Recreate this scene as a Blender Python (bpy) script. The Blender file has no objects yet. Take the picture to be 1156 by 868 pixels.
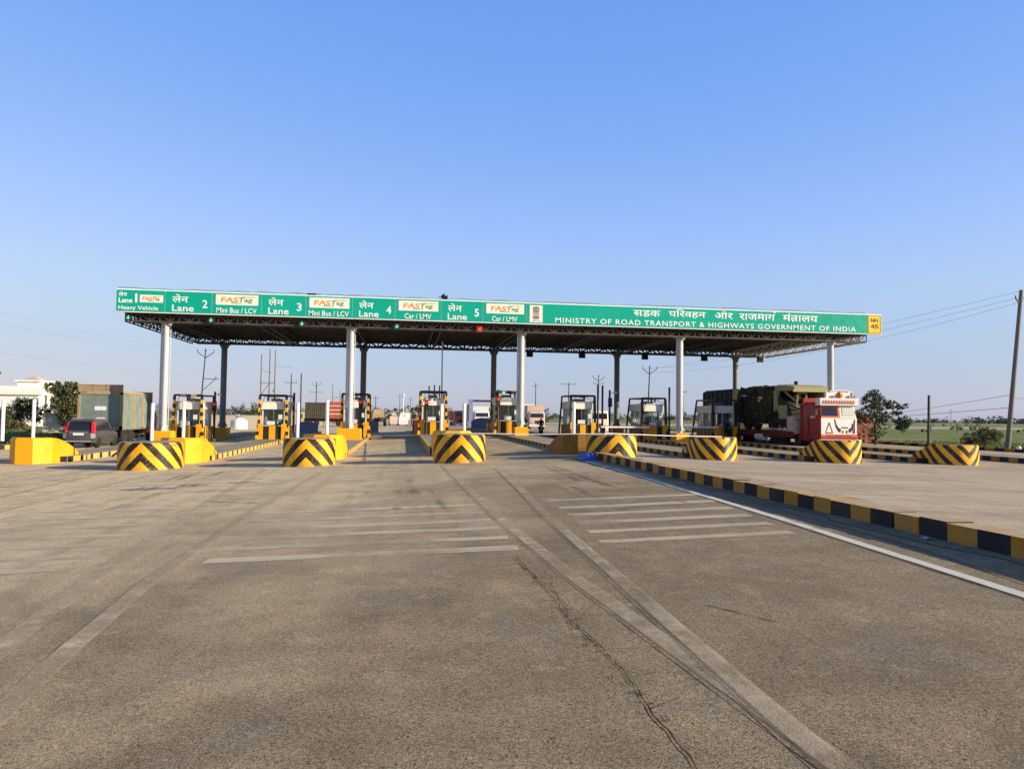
import bpy, math, random
from mathutils import Vector, Matrix, Euler
R = math.radians
random.seed(11)
S = bpy.context.scene
C = S.collection

# ---------------------------------------------------------------- ground heights (the plaza has a cross slope)
XS = [-60, -26, -15.8, -9.7, -3.6, 2.3, 7.2, 7.65, 14.2, 20, 26, 32, 42, 60]
ZS = [-.76, -.75, -.74, -.66, -.45, -.21, 0, -.12, -.30, -.41, -.48, -.48, -.5, -.6]
def g(x):
    if x <= XS[0]: return ZS[0]
    for i in range(len(XS)-1):
        if x <= XS[i+1]:
            t = (x-XS[i])/(XS[i+1]-XS[i]); return ZS[i]*(1-t)+ZS[i+1]*t
    return ZS[-1]

# ---------------------------------------------------------------- mesh collector
ZMAP=None    # optional piecewise height map, used for the tall decorated lorry cab
class MB:
    def __init__(s): s.v=[]; s.f=[]; s.m=[]; s.uv={}
    def add(s, vs, fs, mi=0):
        b=len(s.v); s.v += [Vector(p) for p in vs]
        for f in fs:
            s.f.append([b+i for i in f]); s.m.append(mi)
        return s
    def quad(s,a,b,c,d,mi=0): return s.add([a,b,c,d],[[0,1,2,3]],mi)
    def box(s,x0,x1,y0,y1,z0,z1,mi=0):
        v=[(x0,y0,z0),(x1,y0,z0),(x1,y1,z0),(x0,y1,z0),(x0,y0,z1),(x1,y0,z1),(x1,y1,z1),(x0,y1,z1)]
        return s.add(v,[[3,2,1,0],[4,5,6,7],[0,1,5,4],[1,2,6,5],[2,3,7,6],[3,0,4,7]],mi)
    def bar(s,p,q,w,h=None,mi=0,up=(0,0,1)):
        p=Vector(p);q=Vector(q);d=(q-p).normalized();h=h or w
        u=Vector(up)
        if abs(d.dot(u))>.98: u=Vector((0,1,0))
        a=d.cross(u).normalized()*(w/2); b=a.cross(d).normalized()*(h/2)
        v=[p-a-b,p+a-b,p+a+b,p-a+b,q-a-b,q+a-b,q+a+b,q-a+b]
        return s.add(v,[[0,1,2,3],[7,6,5,4],[0,4,5,1],[1,5,6,2],[2,6,7,3],[3,7,4,0]],mi)
    def tube(s,pts,rs,n=8,mi=0,cap=True):
        pts=[Vector(p) for p in pts]
        if not hasattr(rs,'__len__'): rs=[rs]*len(pts)
        b=len(s.v); ref=None
        for i,p in enumerate(pts):
            d=(pts[min(i+1,len(pts)-1)]-pts[max(i-1,0)]).normalized()
            if ref is None: ref = Vector((1,0,0)) if abs(d.x)<.9 else Vector((0,1,0))
            a=(ref-d*ref.dot(d)).normalized(); ref=a; c=d.cross(a)
            for k in range(n):
                t=2*math.pi*k/n; s.v.append(p+(a*math.cos(t)+c*math.sin(t))*rs[i])
        for i in range(len(pts)-1):
            for k in range(n):
                k2=(k+1)%n
                s.f.append([b+i*n+k,b+i*n+k2,b+(i+1)*n+k2,b+(i+1)*n+k]); s.m.append(mi)
        if cap:
            s.f.append([b+k for k in range(n)][::-1]); s.m.append(mi)
            s.f.append([b+(len(pts)-1)*n+k for k in range(n)]); s.m.append(mi)
        return s
    def lathe(s,prof,c,axis='z',n=20,mi=0):
        # prof: list of (r, h)
        b=len(s.v); c=Vector(c)
        for r,h in prof:
            for k in range(n):
                t=2*math.pi*k/n; x,y=r*math.cos(t),r*math.sin(t)
                p={'z':(x,y,h),'x':(h,x,y),'y':(x,h,y)}[axis]; s.v.append(c+Vector(p))
        for i in range(len(prof)-1):
            for k in range(n):
                k2=(k+1)%n; s.f.append([b+i*n+k,b+i*n+k2,b+(i+1)*n+k2,b+(i+1)*n+k]); s.m.append(mi)
        s.f.append([b+k for k in range(n)][::-1]); s.m.append(mi)
        s.f.append([b+(len(prof)-1)*n+k for k in range(n)]); s.m.append(mi)
        return s
    def prism(s,poly,x0,x1,mi=0,tx=None):
        # poly in (y,z), extruded along x; tx: optional function (y,z)->half width
        n=len(poly)
        if tx: v=[(-tx(y,z),y,z) for y,z in poly]+[(tx(y,z),y,z) for y,z in poly]
        else: v=[(x0,y,z) for y,z in poly]+[(x1,y,z) for y,z in poly]
        fs=[list(range(n)),list(range(2*n-1,n-1,-1))]+[[i,(i+1)%n+0,(i+1)%n+n,i+n][::-1] for i in range(n)]
        return s.add(v,fs,mi)
    def loft(s,secs,mi=0,cap=True):
        n=len(secs[0]); b=len(s.v)
        for sc in secs: s.v += [Vector(p) for p in sc]
        for i in range(len(secs)-1):
            for k in range(n):
                k2=(k+1)%n; s.f.append([b+i*n+k,b+i*n+k2,b+(i+1)*n+k2,b+(i+1)*n+k]); s.m.append(mi)
        if cap:
            s.f.append([b+k for k in range(n)][::-1]); s.m.append(mi)
            s.f.append([b+(len(secs)-1)*n+k for k in range(n)]); s.m.append(mi)
        return s
    def mesh(s,name,mats,off=(0,0,0),smooth=None,fix=True):
        me=bpy.data.meshes.new(name); o=Vector(off)
        if ZMAP and name not in ('wheel','rim','chassis'):
            for p in s.v:
                for (a,A),(b_,B_) in zip(ZMAP,ZMAP[1:]):
                    if a<=p.z<=b_: p.z=A+(B_-A)*(p.z-a)/(b_-a); break
        me.from_pydata([p-o for p in s.v],[],s.f)
        if not isinstance(mats,(list,tuple)): mats=[mats]
        for m in mats: me.materials.append(m)
        me.polygons.foreach_set('material_index',s.m)
        if fix:
            import bmesh
            bm=bmesh.new(); bm.from_mesh(me); bmesh.ops.recalc_face_normals(bm,faces=bm.faces); bm.to_mesh(me); bm.free()
        if smooth:
            me.polygons.foreach_set('use_smooth',[True]*len(me.polygons)); me.set_sharp_from_angle(angle=R(smooth))
        me.update(); return me

OFF={}
def link(name,me,parent=None):
    o=bpy.data.objects.new(name,me); C.objects.link(o)
    if parent: o.parent=parent
    return o
def tag(o,label=None,cat=None,group=None,kind=None):
    if label: o['label']=label
    if cat: o['category']=cat
    if group: o['group']=group
    if kind: o['kind']=kind
    return o
def thing(name,label,cat,loc=(0,0,0),rz=0,group=None):
    o=bpy.data.objects.new(name,None); C.objects.link(o); o.empty_display_size=.3
    o.location=loc; o.rotation_euler=(0,0,rz); tag(o,label,cat,group); return o
def part(name,mb,mats,parent,off=(0,0,0),smooth=None,label=None,fix=True):
    o=link(name,mb.mesh(name,mats,off,smooth,fix),parent)
    if label: o['label']=label
    return o
def single(name,mb,mats,label,cat,loc,group=None,smooth=None,kind=None,local=False):
    # a thing that is one mesh, origin at loc (mesh given in world coordinates unless local)
    o=link(name,mb.mesh(name,mats,(0,0,0) if local else loc,smooth)); o.location=loc
    tag(o,label,cat,group,kind); return o
def struct(name,mb,mats,smooth=None,parent=None,fix=True):
    o=link(name,mb.mesh(name,mats,(0,0,0),smooth,fix),parent)
    if not parent: o['kind']='structure'
    return o
def copy_tree(o,parent=None):
    c=o.copy(); C.objects.link(c); c.parent=parent
    for ch in list(o.children): copy_tree(ch,c)
    return c

# ---------------------------------------------------------------- materials
class NT:
    def __init__(s,name):
        s.mat=bpy.data.materials.new(name); s.mat.use_nodes=True; s.t=s.mat.node_tree; s.t.nodes.clear()
        s.out=s.n('ShaderNodeOutputMaterial'); s.tc=s.n('ShaderNodeTexCoord')
    def n(s,ty,**kw):
        nd=s.t.nodes.new(ty)
        for k,v in kw.items(): setattr(nd,k,v)
        return nd
    def l(s,a,b): s.t.links.new(a,b)
    def put(s,sock,v):
        if isinstance(v,bpy.types.NodeSocket): s.l(v,sock)
        elif isinstance(v,(tuple,list)) and len(v)==3 and sock.type=='RGBA': sock.default_value=(*v,1)
        else: sock.default_value=v
    def vec(s,sc=(1,1,1),src='Object',loc=(0,0,0)):
        m=s.n('ShaderNodeMapping'); s.l(s.tc.outputs[src],m.inputs[0]); m.inputs['Scale'].default_value=sc; m.inputs['Location'].default_value=loc; return m.outputs[0]
    def noise(s,scale,detail=3,rough=.55,vec=None,dist=0):
        nd=s.n('ShaderNodeTexNoise'); nd.inputs['Scale'].default_value=scale; nd.inputs['Detail'].default_value=detail
        nd.inputs['Roughness'].default_value=rough; nd.inputs['Distortion'].default_value=dist
        s.l(vec if vec else s.tc.outputs['Object'],nd.inputs['Vector']); return nd.outputs['Fac']
    def voro(s,scale,vec=None,feature='F1',out='Distance'):
        nd=s.n('ShaderNodeTexVoronoi',feature=feature); nd.inputs['Scale'].default_value=scale
        s.l(vec if vec else s.tc.outputs['Object'],nd.inputs['Vector']); return nd.outputs[out]
    def math(s,op,a,b=0.0,c=0.0):
        nd=s.n('ShaderNodeMath',operation=op); s.put(nd.inputs[0],a); s.put(nd.inputs[1],b); s.put(nd.inputs[2],c); return nd.outputs[0]
    def mr(s,v,a,b,c=0.0,d=1.0):
        nd=s.n('ShaderNodeMapRange'); s.put(nd.inputs[0],v)
        for i,x in enumerate((a,b,c,d)): s.put(nd.inputs[i+1],x)
        return nd.outputs[0]
    def mix(s,fac,a,b,bt='MIX'):
        nd=s.n('ShaderNodeMix',data_type='RGBA',blend_type=bt); s.put(nd.inputs[0],fac); s.put(nd.inputs[6],a); s.put(nd.inputs[7],b); return nd.outputs[2]
    def xyz(s,src='Object'):
        nd=s.n('ShaderNodeSeparateXYZ'); s.l(s.tc.outputs[src],nd.inputs[0]); return nd.outputs
    def bsdf(s,col,rough=.6,metal=0,spec=.3,bump=None,bs=.3,bd=.02,alpha=None,emit=None,es=1,trans=None):
        b=s.n('ShaderNodeBsdfPrincipled'); s.put(b.inputs['Base Color'],col); s.put(b.inputs['Roughness'],rough); s.put(b.inputs['Metallic'],metal)
        s.put(b.inputs['Specular IOR Level'],spec)
        if alpha is not None: s.put(b.inputs['Alpha'],alpha)
        if emit is not None: s.put(b.inputs['Emission Color'],emit); b.inputs['Emission Strength'].default_value=es
        if bump is not None:
            nd=s.n('ShaderNodeBump'); nd.inputs['Strength'].default_value=bs; nd.inputs['Distance'].default_value=bd; s.l(bump,nd.inputs['Height']); s.l(nd.outputs[0],b.inputs['Normal'])
        s.l(b.outputs[0],s.out.inputs[0]); return b

def paint(name,col,rough=.5,var=.18,scale=2.5,dirt=.25,dcol=(.16,.13,.09),metal=0,spec=.3,bump=.15):
    k=NT(name)
    a=k.noise(scale,4,.6); f=k.noise(scale*9,3,.6)
    c=k.mix(k.mr(a,.3,.7),tuple(x*(1-var) for x in col),tuple(min(1,x*(1+var)) for x in col))
    d=k.math('MULTIPLY',k.mr(k.math('ADD',a,k.math('MULTIPLY',f,.6)),.78,1.05),dirt)
    c=k.mix(d,c,dcol)
    k.bsdf(c,k.mr(f,.3,.7,rough-.08,rough+.12),metal,spec,bump=f,bs=bump,bd=.01); return k.mat
def glassy(name,tint=(.55,.65,.62),mixv=.35):
    k=NT(name); t=k.n('ShaderNodeBsdfTransparent'); t.inputs[0].default_value=(*tint,1)
    gl=k.n('ShaderNodeBsdfGlossy'); gl.inputs[0].default_value=(.8,.85,.9,1); gl.inputs['Roughness'].default_value=.04
    mx=k.n('ShaderNodeMixShader'); lw=k.n('ShaderNodeLayerWeight'); lw.inputs[0].default_value=mixv
    k.l(lw.outputs['Facing'],mx.inputs[0]); k.l(t.outputs[0],mx.inputs[1]); k.l(gl.outputs[0],mx.inputs[2]); k.l(mx.outputs[0],k.out.inputs[0]); return k.mat
def lamp_mat(name,col,es):
    k=NT(name); k.bsdf(col,.4,emit=col,es=es); return k.mat

YEL=(.80,.37,.006); BLK=(.022,.019,.018)
M={}
M['yellow']=paint('yellow_paint',YEL,.5,.14,1.6,.28,(.24,.15,.05))
M['black']=paint('black_paint',BLK,.55,.3,2,.35,(.09,.075,.06))
M['kerb_yellow']=paint('kerb_yellow_paint',(.47,.215,.014),.7,.28,1.6,.7,(.20,.14,.08))
M['kerb_top']=paint('dusty_kerb_top',(.46,.33,.17),.85,.25,2.2,.6,(.34,.26,.16))
M['nose_shaded']=paint('shaded_nose_yellow',(.24,.125,.018),.75,.3,1.5,.7,(.13,.09,.05))  # nose yellow darkened to hold its shaded side, dirt mixed over
M['kerb_black']=paint('kerb_black_paint',(.016,.015,.018),.7,.3,1.5,.45,(.10,.08,.06))
M['kerb_pale']=paint('kerb_pale_yellow_paint',(.55,.36,.08),.65,.25,1.4,.6,(.33,.27,.18))
M['white']=paint('white_paint',(.78,.78,.76),.4,.05,2,.12,(.45,.42,.36))
M['truss_white']=paint('truss_white_paint',(.55,.54,.5),.5,.12,2,.3,(.2,.16,.12))
M['column']=paint('column_paint',(.47,.475,.465),.35,.10,1.2,.35,(.4,.38,.34))
M['truss']=paint('front_truss_shade',(.065,.055,.047),.5,.15,2,.4,(.14,.11,.08))  # pale truss paint darkened: shade under the roof put into the colour
M['truss_dark']=paint('roof_truss_shade',(.055,.05,.047),.5,.2,2,.3,(.12,.09,.06))  # rear and roof steel: canopy shade mixed into the paint
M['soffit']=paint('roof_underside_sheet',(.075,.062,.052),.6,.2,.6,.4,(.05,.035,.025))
M['green']=paint('sign_green',(.0,.36,.245),.35,.06,.25,.06,(.1,.3,.22),bump=.02)
M['sign_white']=paint('sign_white',(.82,.86,.83),.4,.03,2,.05,(.6,.62,.58),bump=.02)
M['cream']=paint('logo_board_cream',(.82,.79,.66),.4,.04,2,.06,(.6,.56,.42),bump=.02)
M['orange']=paint('logo_orange',(.75,.25,.03),.5,.06,2,.05)
M['lgreen']=paint('logo_green',(.10,.26,.07),.5,.06,2,.05)
M['emblem']=paint('emblem_brown',(.22,.17,.13),.5,.06,2,.05)
M['syellow']=paint('sign_yellow',(.85,.55,.03),.4,.06,1,.08,(.7,.5,.1),bump=.02)
M['sblack']=paint('sign_lettering_dark',(.16,.09,.02),.5,.06,2,.05)
M['column_rear']=paint('shaded_column_paint',(.20,.205,.21),.4,.12,1.2,.3,(.25,.22,.18))  # column paint darkened to stand for the canopy's shade
M['concrete']=paint('island_concrete',(.30,.265,.205),.85,.2,.8,.5,(.37,.31,.21),spec=.15,bump=.4)
M['dark']=paint('dark_rubber',(.02,.02,.022),.7,.3,3,.4,(.1,.08,.06))
M['chassis']=paint('chassis_dark',(.03,.026,.024),.6,.3,3,.5,(.12,.09,.06))
M['steel']=paint('galvanised_steel',(.35,.36,.37),.4,.1,3,.2,metal=.7)
M['poleconc']=paint('pole_concrete',(.19,.165,.14),.8,.2,1.5,.4,(.1,.08,.06),spec=.15)
M['poledark']=paint('pole_dark',(.035,.035,.04),.6,.2,2,.3)
M['wire']=paint('wire_black',(.22,.25,.31),.6,.1,2,0)
M['glass']=glassy('booth_glass')
M['darkglass']=paint('vehicle_glass',(.015,.018,.022),.08,.1,1,.05,spec=.6,bump=0)
M['booth']=paint('booth_white_sheet',(.66,.66,.62),.5,.06,2,.3,(.4,.36,.3))
M['fascia']=paint('booth_fascia_cream',(.78,.76,.66),.5,.05,2,.15,(.5,.46,.36))
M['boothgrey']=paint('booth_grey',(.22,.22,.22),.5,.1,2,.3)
M['red']=paint('signal_red',(.5,.02,.015),.4,.1,3,.1)
M['redlamp']=lamp_mat('red_lamp',(.75,.04,.03),.35)
M['arrow']=lamp_mat('green_arrow_lamp',(.10,.75,.35),.55)
M['crosslamp']=lamp_mat('red_cross_lamp',(1,.5,.45),.7)
M['bluegrey']=paint('blue_grey_shade_paint',(.20,.24,.36),.6,.12,1.5,.3,(.25,.22,.2))  # rear blocks: blue of skylit shade put into the colour
M['tarp']=paint('blue_tarpaulin',(.03,.10,.42),.45,.2,6,.15,(.3,.35,.45),spec=.4,bump=.5)

# chevrons: u = distance round the block from its front, v = height (both stored in the UV layer)
def chevron_mat(name,sign,per,ph,rough=.5):
    k=NT(name); x=k.xyz('UV'); nz=k.noise(2.2,4,.65); nf=k.noise(20,3,.6)
    s=k.math('ADD',x[1],k.math('MULTIPLY',k.math('ABSOLUTE',x[0]),sign*1.05))
    s=k.math('ADD',k.math('DIVIDE',s,per),ph+10)
    s=k.math('ADD',s,k.math('MULTIPLY',k.math('SUBTRACT',nf,.5),.03))
    st=k.math('GREATER_THAN',k.math('FRACT',s),.52)
    y=k.mix(k.mr(nz,.3,.7),(.74,.335,.008),(.93,.46,.014)); b=k.mix(k.mr(nz,.3,.7),(.010,.007,.006),(.024,.018,.015))
    c=k.mix(st,y,b)
    wear=k.math('MULTIPLY',k.mr(k.math('ADD',nf,k.math('MULTIPLY',nz,.5)),.86,.96),.75)
    c=k.mix(wear,c,(.36,.27,.16))
    sc=k.noise(1,4,.6,vec=k.vec((.8,.8,6))); c=k.mix(k.math('MULTIPLY',k.mr(k.math('ADD',sc,k.math('MULTIPLY',nf,.25)),.72,.80),.55),c,(.07,.05,.035))
    low=k.math('MULTIPLY',k.mr(x[1],.0,.16,1,0),k.mr(nf,.35,.65)); c=k.mix(k.math('MULTIPLY',low,.5),c,(.28,.22,.15))
    k.bsdf(c,rough,0,.3,bump=nf,bs=.25,bd=.012); return k.mat
M['chev_up']=chevron_mat('chevron_up_paint',1,.70,.0)
M['chev_down']=chevron_mat('chevron_down_paint',-1,.64,.05)

# ---------------------------------------------------------------- road and ground materials
def road_mat():
    k=NT('worn_road_surface'); p=k.xyz()
    big=k.noise(.11,4,.6); mid=k.noise(.7,5,.62,dist=.4); mid2=k.noise(3.2,5,.65,dist=.3)
    agg=k.noise(92,4,.75); agg2=k.voro(120); agg3=k.noise(34,4,.72)
    lanes=k.noise(1,3,.5,vec=k.vec((.75,.028,1)))              # streaks worn along the lanes
    tyre=k.noise(1,4,.6,vec=k.vec((2.6,.05,1),loc=(3,1,0)))
    cross=k.noise(1,4,.6,vec=k.vec((.10,1.3,1)))               # tining across the slabs
    dark=(.215,.166,.104); tan=(.64,.52,.32); grey=(.325,.248,.148)
    dusty=k.math('ADD',k.mr(p[0],3.5,-5.0,-.22,.66),k.math('ADD',k.mr(p[1],7,24,-.12,.62),k.math('MULTIPLY',k.math('SUBTRACT',big,.5),1.5)))
    dusty=k.math('ADD',dusty,k.math('MULTIPLY',k.math('SUBTRACT',lanes,.5),.7))
    dusty=k.mr(k.math('ADD',dusty,k.math('MULTIPLY',k.math('SUBTRACT',mid,.5),.7)),0,1)
    c=k.mix(k.mr(k.math('ADD',k.math('MULTIPLY',mid,.75),k.math('MULTIPLY',mid2,.3)),.38,.66),dark,grey); c=k.mix(dusty,c,tan)
    c=k.mix(k.math('MULTIPLY',k.mr(k.noise(.42,5,.68,dist=.6),.50,.66),k.mr(dusty,0,1,.6,.35)),c,(.205,.155,.098))
    c=k.mix(k.math('MULTIPLY',k.mr(tyre,.52,.72),.3),c,(.165,.126,.08))
    # patches that differ in tone: bluish grey worn binder and rusty brown grit
    hue=k.noise(.85,4,.62,dist=.5); c=k.mix(k.math('MULTIPLY',k.mr(hue,.55,.68),.5),c,(.235,.205,.165)); c=k.mix(k.math('MULTIPLY',k.mr(hue,.44,.33),.45),c,(.34,.25,.15))
    # sand patches
    c=k.mix(k.math('MULTIPLY',k.mr(k.math('ADD',mid2,k.math('MULTIPLY',big,.6)),.85,1.1),.45),c,(.50,.385,.20))
    oil=k.math('MULTIPLY',k.mr(k.noise(.9,3,.55,vec=k.vec((1,.45,1),loc=(7,2,0))),.63,.74),k.mr(k.math('ABSOLUTE',k.math('SUBTRACT',k.math('FRACT',k.math('DIVIDE',k.math('ADD',p[0],30.6),6.0)),.5)),.34,.12)); c=k.mix(k.math('MULTIPLY',oil,.5),c,(.13,.10,.07))
    # right carriageway: paler concrete with streaks
    rc=k.mix(k.mr(cross,.35,.68),(.36,.295,.21),(.52,.43,.31)); rc=k.mix(k.math('MULTIPLY',k.mr(mid,.5,.75),.5),rc,(.24,.19,.12))
    c=k.mix(k.mr(p[0],7.5,7.6),c,rc)
    # aggregate speckle, stronger near where the stone shows
    st=k.mr(dusty,0,1,1.45,.9)
    sp=k.mr(k.math('ADD',k.math('MULTIPLY',agg,.7),k.math('MULTIPLY',agg3,.35)),.38,.66,.35,1.65)
    sp=k.math('ADD',k.math('MULTIPLY',k.math('SUBTRACT',sp,1.0),st),1.0)
    cmb=k.n('ShaderNodeCombineColor')
    for i in range(3): k.l(sp,cmb.inputs[i])
    c=k.mix(1.0,c,cmb.outputs[0],'MULTIPLY')
    c=k.mix(k.math('MULTIPLY',k.mr(agg2,.16,.05),.4),c,(.50,.40,.27))
    pv=k.n('ShaderNodeTexVoronoi'); pv.inputs['Scale'].default_value=62; k.l(k.tc.outputs['Object'],pv.inputs['Vector'])
    sc_=k.n('ShaderNodeSeparateColor'); k.l(pv.outputs['Color'],sc_.inputs[0])
    pit=k.math('MULTIPLY',k.math('GREATER_THAN',sc_.outputs[0],.58),k.mr(pv.outputs['Distance'],.42,.22)); pit=k.math('MULTIPLY',pit,k.math('MULTIPLY',st,k.mr(agg3,.40,.62,.15,.95)))
    c=k.mix(k.math('MULTIPLY',pit,.92),c,(.035,.025,.016))
    pw=k.n('ShaderNodeTexVoronoi'); pw.inputs['Scale'].default_value=29; k.l(k.tc.outputs['Object'],pw.inputs['Vector'])
    sw=k.n('ShaderNodeSeparateColor'); k.l(pw.outputs['Color'],sw.inputs[0])
    pit2=k.math('MULTIPLY',k.math('GREATER_THAN',sw.outputs[0],.80),k.mr(pw.outputs['Distance'],.34,.16)); pit2=k.math('MULTIPLY',pit2,k.math('MULTIPLY',st,k.mr(mid2,.42,.60,.1,.8)))
    c=k.mix(pit2,c,(.045,.032,.02)); c=k.mix(k.math('MULTIPLY',k.math('LESS_THAN',sw.outputs[1],.10),k.mr(pw.outputs['Distance'],.30,.14,0,.55)),c,(.52,.43,.30))
    h=k.math('ADD',k.math('MULTIPLY',agg,.8),k.math('ADD',k.math('MULTIPLY',agg3,.6),k.math('MULTIPLY',mid2,.5)))
    k.bsdf(c,.88,0,.18,bump=h,bs=.55,bd=.012); return k.mat
def marking_mat(name,col,keep,scale=2.2,streak=(1,1,1)):
    # worn paint: thinned by patches through which the road shows
    k=NT(name); a=k.noise(scale,5,.7,vec=k.vec(streak)); f=k.noise(60,3,.7); b=k.noise(.5,4,.7)
    al=k.mr(k.math('ADD',k.math('MULTIPLY',a,.6),k.math('ADD',k.math('MULTIPLY',f,.45),k.math('MULTIPLY',b,.75))),keep-.02,keep+.34)
    c=k.mix(k.mr(a,.3,.7),tuple(x*.86 for x in col),col)
    k.bsdf(c,.8,0,.2,bump=f,bs=.4,bd=.008,alpha=al); return k.mat
def ground_mat():
    k=NT('field_ground'); p=k.xyz()
    a=k.noise(.05,5,.6); b=k.noise(.6,5,.65); f=k.noise(6,4,.7); row=k.noise(1,3,.5,vec=k.vec((.02,.16,1)))
    gr=k.mix(k.mr(b,.3,.7),(.13,.175,.042),(.22,.26,.07)); gr=k.mix(k.math('MULTIPLY',k.mr(f,.3,.75),.5),gr,(.10,.13,.035))
    gr=k.mix(k.mr(row,.45,.65,0,.55),gr,(.17,.20,.055))
    dry=k.mix(k.mr(b,.3,.7),(.27,.22,.13),(.36,.31,.19))
    far=k.mr(p[1],130,420); d=k.mr(k.math('ADD',a,k.math('MULTIPLY',far,.12)),.56,.66)
    c=k.mix(k.math('MULTIPLY',d,.8),gr,dry)
    # bare ground close round the plaza
    edge=k.math('MULTIPLY',k.mr(p[0],42,46,1,0),k.mr(p[0],-34,-27))
    edge=k.math('MAXIMUM',k.math('MULTIPLY',edge,k.mr(p[1],88,110)),k.math('MULTIPLY',k.mr(p[0],43,47,1,0),k.mr(p[0],-29,-25)))
    c=k.mix(k.math('MULTIPLY',edge,k.mr(b,.25,.55,.5,1)),c,dry)
    c=k.mix(k.math('MULTIPLY',k.mr(p[1],190,230),k.mr(p[1],260,310,1,0)),c,(.42,.40,.27))
    k.bsdf(c,.95,0,.1,bump=f,bs=.6,bd=.1); return k.mat
M['road']=road_mat()
M['ground']=ground_mat()
M['mark_old']=marking_mat('worn_road_paint',(.62,.51,.35),.77)
M['mark_rumble']=marking_mat('worn_rumble_paint',(.60,.50,.35),.60,1.6,(.35,2.2,1))
M['mark_white']=marking_mat('white_road_paint',(.74,.68,.57),.5)
M['crack']=paint('crack_shadow',(.055,.038,.022),1,.3,4,.2,(.12,.09,.06),spec=0)
M['joint']=paint('joint_sealant',(.15,.108,.066),.9,.3,4,.3,(.15,.12,.09))
M['stone']=paint('loose_stone',(.16,.14,.11),.9,.5,8,.2,(.3,.26,.2))
M['stone_pale']=paint('pale_litter',(.42,.38,.31),.9,.2,8,.2)

def leafset(pre,cols):
    out=[]
    for i,c in enumerate(cols):
        k=NT('%s_leaf_%d'%(pre,i)); n=k.noise(1.5,2); cc=k.mix(k.mr(n,.3,.7),tuple(x*.75 for x in c),tuple(x*1.25 for x in c))
        k.bsdf(cc,.7,0,.2); out.append(k.mat)
    return out
L_dark=leafset('dark',[(.035,.05,.016),(.06,.08,.024),(.095,.115,.035)])
L_oliv=leafset('olive',[(.05,.055,.02),(.085,.09,.03),(.13,.13,.045)])
L_dry=leafset('dry',[(.09,.07,.035),(.16,.12,.06),(.08,.085,.03)])
L_far=leafset('far',[(.085,.105,.095),(.105,.125,.11),(.13,.145,.12)])  # haze of distance mixed into these leaf colours
M['bark']=paint('bark',(.09,.07,.05),.9,.3,6,.3)
# ================================================================= SETTING
b=MB(); b.quad((-4000,-300,-.86),(4000,-300,-.86),(4000,7000,-.86),(-4000,7000,-.86)); struct('ground',b,M['ground'])

# road sheet: cross-sloped plaza that narrows to a two-way road beyond
rows=[(-20,0),(0,0),(40,0),(80,0),(110,0),(150,.35),(200,.75),(280,1),(600,1),(3000,1)]
xs=[x for x in XS if -26<=x<=42]; b=MB()
for (Y,t) in rows:
    for x in xs:
        xc=4+(x-4)*(13.5/30.0); zz=g(x)*(1-t)+(-.5)*t
        b.v.append(Vector((x*(1-t)+xc*t,Y,zz)))
n=len(xs)
for i in range(len(rows)-1):
    for j in range(n-1):
        b.f.append([i*n+j,i*n+j+1,(i+1)*n+j+1,(i+1)*n+j]); b.m.append(0)
# skirts down to the ground on both sides
for i in range(len(rows)-1):
    for j in (0,n-1):
        a,c=b.v[i*n+j],b.v[(i+1)*n+j]; sx=-.5 if j==0 else .5
        b.quad(a,c,c+Vector((sx,0,-.6)),a+Vector((sx,0,-.6)))
road=struct('road',b,M['road'])

def strip(b,pts,w,dz=.005,mi=0,jit=0,step=.8):
    # flat ribbon following the ground along a polyline of (x,y); width w
    P=[]
    for i in range(len(pts)-1):
        p,q=Vector(pts[i]),Vector(pts[i+1]); k=max(1,int((q-p).length/step))
        for j in range(k): P.append(p.lerp(q,j/k))
    P.append(Vector(pts[-1])); L=[]
    for i,p in enumerate(P):
        d=(P[min(i+1,len(P)-1)]-P[max(i-1,0)]).normalized(); nn=Vector((-d.y,d.x)); ww=w*(1+random.uniform(-jit,jit))/2; o=nn*random.uniform(-jit,jit)*w*.5
        for s in (1,-1):
            q=p+nn*s*ww+o; L.append((q.x,q.y,g(q.x)+dz))
    b.add(L,[[2*i,2*i+1,2*i+3,2*i+2] for i in range(len(P)-1)],mi)

# white edge line beside the median, worn lane lines that open round the island ends, rumble bars, joints and cracks
b=MB(); strip(b,[(5.15,-3),(5.9,6.5),(6.2,12),(6.45,19),(6.6,26.8)],.17,jit=.04); struct('road_marking',b,M['mark_white'],parent=road)
b=MB()
strip(b,[(2.55,1.0),(2.25,4.5),(1.95,8.6),(1.75,13),(1.62,20),(1.45,27.5)],.18,jit=.05)
strip(b,[(2.2,1.0),(2.30,4.7),(2.42,7.9),(2.62,13.7),(2.9,19),(3.15,25.5)],.17,dz=.0085,jit=.05)
strip(b,[(-2.85,3.5),(-3.35,7.0),(-3.75,10),(-4.1,14.6),(-4.5,20),(-4.95,28.8)],.25,jit=.05)
strip(b,[(-2.4,3.5),(-2.75,7.0),(-2.95,9.5),(-2.95,12),(-2.9,18),(-2.7,26)],.2,dz=.0085,jit=.05)
strip(b,[(-9.0,8),(-9.6,14),(-10.2,19.5),(-10.6,27)],.22,jit=.05)
strip(b,[(-8.4,9),(-8.6,19),(-8.7,28)],.2,jit=.05)
struct('road_marking',b,M['mark_old'],parent=road)
b=MB()
def rumble(x0,x1,ys,w=.33,sk=0):
    for y in ys: strip(b,[(x0,y+sk),(x1,y)],w*random.uniform(.85,1.1),dz=.004,step=.5,jit=.05)
ys1=[10.45,11.35,12.3,13.25,14.3,15.5]
for k,y in enumerate(ys1): rumble(-2.6-k*.05,1.62-.015*k,[y],sk=.25)
for k,y in enumerate(ys1): rumble(2.82+.05*k,5.7+.11*k,[y],sk=.1)
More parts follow.
